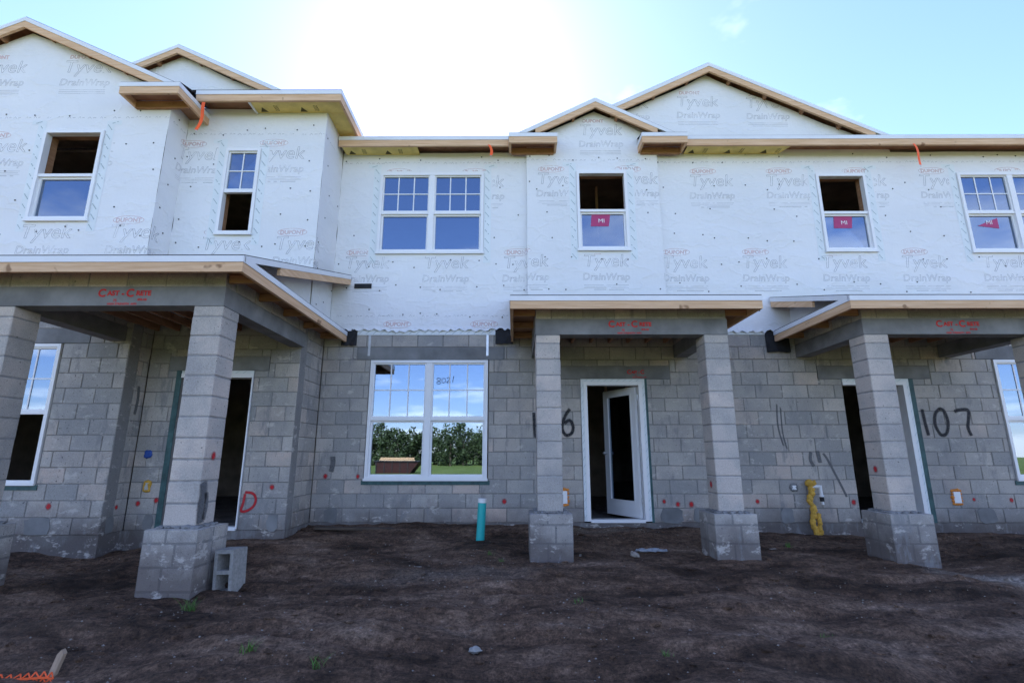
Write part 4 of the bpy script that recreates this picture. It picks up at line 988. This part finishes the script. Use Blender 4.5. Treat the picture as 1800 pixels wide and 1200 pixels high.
# ------------------------------------------------------------------ hanging ribbons
for i, (x, y, z, L) in enumerate(((-4.72, -1.16, 6.2, .48), (-.42, -.33, 6.02, .20), (6.65, -.33, 6.02, .40))):
    e = empty('ribbon', (x, y, z)); mb = MB(); n = 10
    for k in range(n):
        q = []
        for kk in (k, k + 1):
            t_ = kk / n; xx = x + .03 * math.sin(t_ * 3) - .02 * t_ + (.05 * t_ if i else -.03 * t_); yy = y - .01 - .012 * math.sin(t_ * 7); q.append((xx, yy, z - L * t_))
        mb.prism([(q[0][0] - .022, q[0][1], q[0][2]), (q[0][0] + .022, q[0][1] + .01, q[0][2]), (q[1][0] + .022, q[1][1] + .01, q[1][2]), (q[1][0] - .022, q[1][1], q[1][2])], (0, .002, 0))
    addto(e, mb, 'strap', 'ribbon')
    mb = MB(); mb.tube((q[1][0], y - .01, z - L), (q[1][0] + .005, y - .01, z - L - .035), .006, n=6); addto(e, mb, 'hook', 'galv')
    tag(e, ('orange strap dangling where the bay eave meets the wrapped wall over the narrow window', 'faint orange strap hanging under the eave above the wide twin window', 'orange strap hanging from the long eave between single and twin windows')[i], 'strap', 'orange straps hanging from the eaves')
# ------------------------------------------------------------------ site litter
def item(name, label, cat, mb, mat, x, y, group=None, dz=0.0, **k):
    e = mb.build(name, mat, None, **k); e.location = (x, y, gz(x, y) + dz); tag(e, label, cat, group); return e
mb = MB(); mb.blob((0, 0, .016), .032, (1.5, .9, .75), 4, 2, .5); item('concrete_chunk', 'small grey concrete chunk lying on bare mud', 'rubble', mb, 'hollow_block', -.28, -3.9)
mb = MB(); mb.box(-.66, .58, -.06, .06, 0, .03); pl = item('plank', 'dirty brown plank lying along the foot of the wall by the corner', 'plank', mb, 'bark', -2.1, -.42, dz=.005); pl.rotation_euler = (0, R(1), R(2))
mb = MB()
for k in range(9): mb.blob((random.uniform(-.16, .16), random.uniform(-.05, .05), .015), random.uniform(.03, .06), (1.5, 1, .35), k, 2, .7)
item('plastic_sheet', 'crumpled translucent plastic sheet lying in front of the open door', 'plastic', mb, 'plastic', 1.72, -1.15)
mb = MB()
for k in range(8): mb.blob((random.uniform(-.035, .035), random.uniform(-.03, .03), .03 + random.uniform(-.01, .02)), random.uniform(.02, .035), (1, 1, .9), k + 9, 1, .8)
item('paper_ball', 'crumpled whitish paper ball on the mud before the door', 'litter', mb, 'pebble', 1.40, -1.52)
for i, (x, y, a, L) in enumerate(((.78, -1.45, 80, .14), (3.25, -1.05, 25, .1), (3.6, -1.3, -30, .12), (-1.05, -2.0, 10, .1), (-3.9, -3.7, 30, .16))):
    mb = MB().box(-L / 2, L / 2, -.012, .012, 0, .008); o = item('wood_splinter', 'pale wood splinter on the mud ' + ('beside the pedestal left of the open door', 'near the foamed gas riser', 'between the gas riser and the next pedestal', 'in front of the teal pipe stub', 'between the orange net and the pedestal')[i], 'litter', mb, 'pebble', x, y, 'pale splinters on the mud'); o.rotation_euler = (0, 0, R(a))
# shell gravel scattered in the mud
mb = MB()
for k in range(1500):
    cx, cy = random.choice(((-1.2, -3.2), (-.9, -1.7), (.2, -3.3), (1.2, -3.9), (-1.6, -4.0), (3, -3), (-.4, -2.4), (1.3, -.6), (5.2, -2.6), (-3, -3.8)))
    x, y = (random.gauss(cx, .55), random.gauss(cy, .4)) if random.random() < .75 else (random.uniform(-6, 7), random.uniform(-5, -.2))
    if y > -.1 or y < -5.2 or (x < XE and y > -.95) or (x < XB and y > -1.35): continue
    r = random.choice((.002, .003, .003, .004, .005, .008)) * random.uniform(.8, 1.4); z = gz(x, y) + r * .3; i = len(mb.v); a = random.uniform(0, 6)
    for dx_, dy_, dz_ in ((1, 0, 0), (-.3, .9, 0), (-.8, -.6, 0), (.1, .1, .8), (0, 0, -.6)):
        mb.v.append((x + r * (dx_ * math.cos(a) - dy_ * math.sin(a)) * 1.3, y + r * (dx_ * math.sin(a) + dy_ * math.cos(a)), z + r * dz_)); mb.a.append(1)
    for f in ((0, 1, 3), (1, 2, 3), (2, 0, 3), (1, 0, 4), (2, 1, 4), (0, 2, 4)): mb.f.append(tuple(i + q for q in f))
o = mb.build('shell_gravel', 'pebble', None, fix=False); o['kind'] = 'stuff'; o['label'] = 'pale shell bits and gravel scattered over the mud'
# clods and rubble
mb = MB()
for k in range(2600):
    if random.random() < .28: x, y = random.uniform(-6.8, 7.5), random.uniform(-.55, -.12)
    else: x, y = random.uniform(-6, 7), random.uniform(-5, -.3)
    if (x < XE and y > -.95) or (x < XB and y > -1.35): y -= 1.3
    mb.blob((x, y, gz(x, y)), random.choice((.006, .008, .008, .011, .011, .015, .02, .03)) * random.uniform(.8, 1.3), (1.3, 1, .6), k, 1, .9)
o = mb.build('mud_clods', 'mud', None); o['kind'] = 'stuff'; o['label'] = 'dark mud clods strewn over the ground'
# grass tufts
def tuft(x, y, n, h, label):
    z = gz(x, y); mb = MB()
    for k in range(n):
        a = random.uniform(0, 6.28); l = h * random.uniform(.5, 1); b = random.uniform(.2, .9) * l; w = .0035; px_, py_ = random.gauss(0, .02), random.gauss(0, .02)
        d = Vector((math.cos(a), math.sin(a), 0)); s = Vector((-d.y, d.x, 0)) * w; prev = None
        for j in range(4):
            t_ = j / 3; c = Vector((px_, py_, 0)) + d * b * t_ ** 1.7 + Vector((0, 0, l * (t_ - .25 * t_ * t_) - .01)); cur = (c - s * (1 - t_ * .9), c + s * (1 - t_ * .9))
            if prev: mb.quad([prev[0], prev[1], cur[1], cur[0]])
            prev = cur
    o = mb.build('grass_tuft', 'blade', None, fix=False); o.location = (x, y, z); tag(o, label, 'grass', 'grass tufts in the mud')
tuft(-2.72, -3.25, 46, .17, 'green grass tuft at the foot of the pedestal with the loose block')
tuft(3.55, -.85, 30, .10, 'low grass tuft near the foamed gas riser')
for x, y, n, h in ((-.28, -1.55, 22, .08), (-1.75, -4.15, 26, .10), (-1.25, -4.25, 24, .12), (.55, -3.1, 14, .07), (-4.0, -3.9, 14, .08), (1.0, -4.1, 14, .07), (2.3, -3.7, 12, .07), (-.15, -1.75, 14, .06)): tuft(x, y, n, h, 'thin grass tuft ' + {(-.28, -1.55): 'beside the pedestal left of the open door', (-.15, -1.75): 'just in front of another by the pedestal left of the open door', (-4.0, -3.9): 'behind the orange net'}.get((x, y), 'growing in open mud away from the walls'))
# orange safety fence and stake
FX, FY = -2.93, -4.33; zg = gz(FX, FY)
sf = empty('safety_fence', (FX, FY, zg)); tag(sf, 'orange plastic safety net slumped round a weathered wooden stake', 'fence')
mb = MB(); mb.prism([(FX - .03, FY, zg - .15), (FX + .01, FY, zg - .15), (FX + .045, FY + .07, zg + .12), (FX + .028, FY + .07, zg + .145), (FX + .005, FY + .07, zg + .12)], (0, .03, 0)); addto(sf, mb, 'stake', 'grey_wood')
mb = MB()
def netp(u, v):
    return Vector((-4.4 + 1.56 * u + .05 * noise.noise(Vector((u * 9, v * 5, 1))), -4.38 + .05 * math.sin(u * 9) + .05 * noise.noise(Vector((u * 5, v * 4, 4))), zg - .10 + v * (.15 + .09 * noise.noise(Vector((u * 4, 0, 7))))))
for i in range(30):
    for j in range(5):
        a, b, c = netp(i / 30, j / 5), netp((i + 1) / 30, j / 5), netp((i + .5) / 30, (j + 1) / 5)
        mb.tube(a, b,   .007, n=4, cap=False); mb.tube(a, c, .005, n=4, cap=False); mb.tube(b, c, .004, n=4, cap=False)
addto(sf, mb, 'net', 'orange_net')
# ------------------------------------------------------------------ what the glass reflects: field, woods, waste container behind the camera
mb = MB(); mbt = MB()
for k in range(200):
    x = -75 + 150 * (k + random.random()) / 200; y = -78 + random.uniform(-9, 7); h = random.uniform(4.6, 7.4) * (1.0 + .16 * noise.noise(Vector((x * .06, 0, 0)))); w = random.uniform(1.8, 3.2)
    mbt.tube((x, y, -.7), (x, y, h * .5), .16, .08, 6)
    for q in range(15):
        c = Vector((x + random.gauss(0, w * .5), y + random.gauss(0, w * .5), random.uniform(.06, .95) * h - .6)); r = random.uniform(.55, 1.15)
        for l in range(62):
            d = Vector((random.gauss(0, 1), random.gauss(0, 1), random.gauss(0, 1))).normalized(); p = c + d * r * random.uniform(.5, 1.1); s = random.uniform(.11, .24)
            e1 = Vector((random.gauss(0, 1), random.gauss(0, 1), random.gauss(0, 1))).normalized(); e2 = e1.cross(d + Vector((.01, 0, 0))).normalized()
            mb.quad([p + e1 * s, p + e2 * s * .7, p - e1 * s, p - e2 * s * .7])
tl = mbt.build('treeline', 'bark', None); tl['kind'] = 'stuff'; tl['label'] = 'dense green woods beyond the field, seen mirrored in the panes'
o = mb.build('foliage', 'leaf', tl, fix=False); o['kind'] = 'stuff'
dp = empty('waste_container', (-10.2, -40, -.6)); tag(dp, 'dark red waste container heaped with lumber, mirrored in the big lower window', 'container')
mb = MB(); mb.prism([(-12.4, -41.1, -.6), (-9.4, -41.1, -.6), (-8.6, -41.1, .45), (-12.6, -41.1, .45)], (0, 2.2, 0)); addto(dp, mb, 'tub', 'dump_red')
mb = MB()
for k in range(5): mb.box(-12.5 + k * .72, -12.42 + k * .72, -41.16, -38.84, -.6, .45)
mb.box(-12.7, -8.5, -41.2, -38.8, .42, .52); addto(dp, mb, 'rib', 'dump_black')
mb = MB()
for k in range(7): mb.box(-12.5 + random.uniform(0, .5), -9.2 + random.uniform(-.6, .3), -40.9 + k * .3, -40.8 + k * .3, .53 + .1 * (k % 3), .6 + .1 * (k % 3))
addto(dp, mb, 'lumber', 'wood')
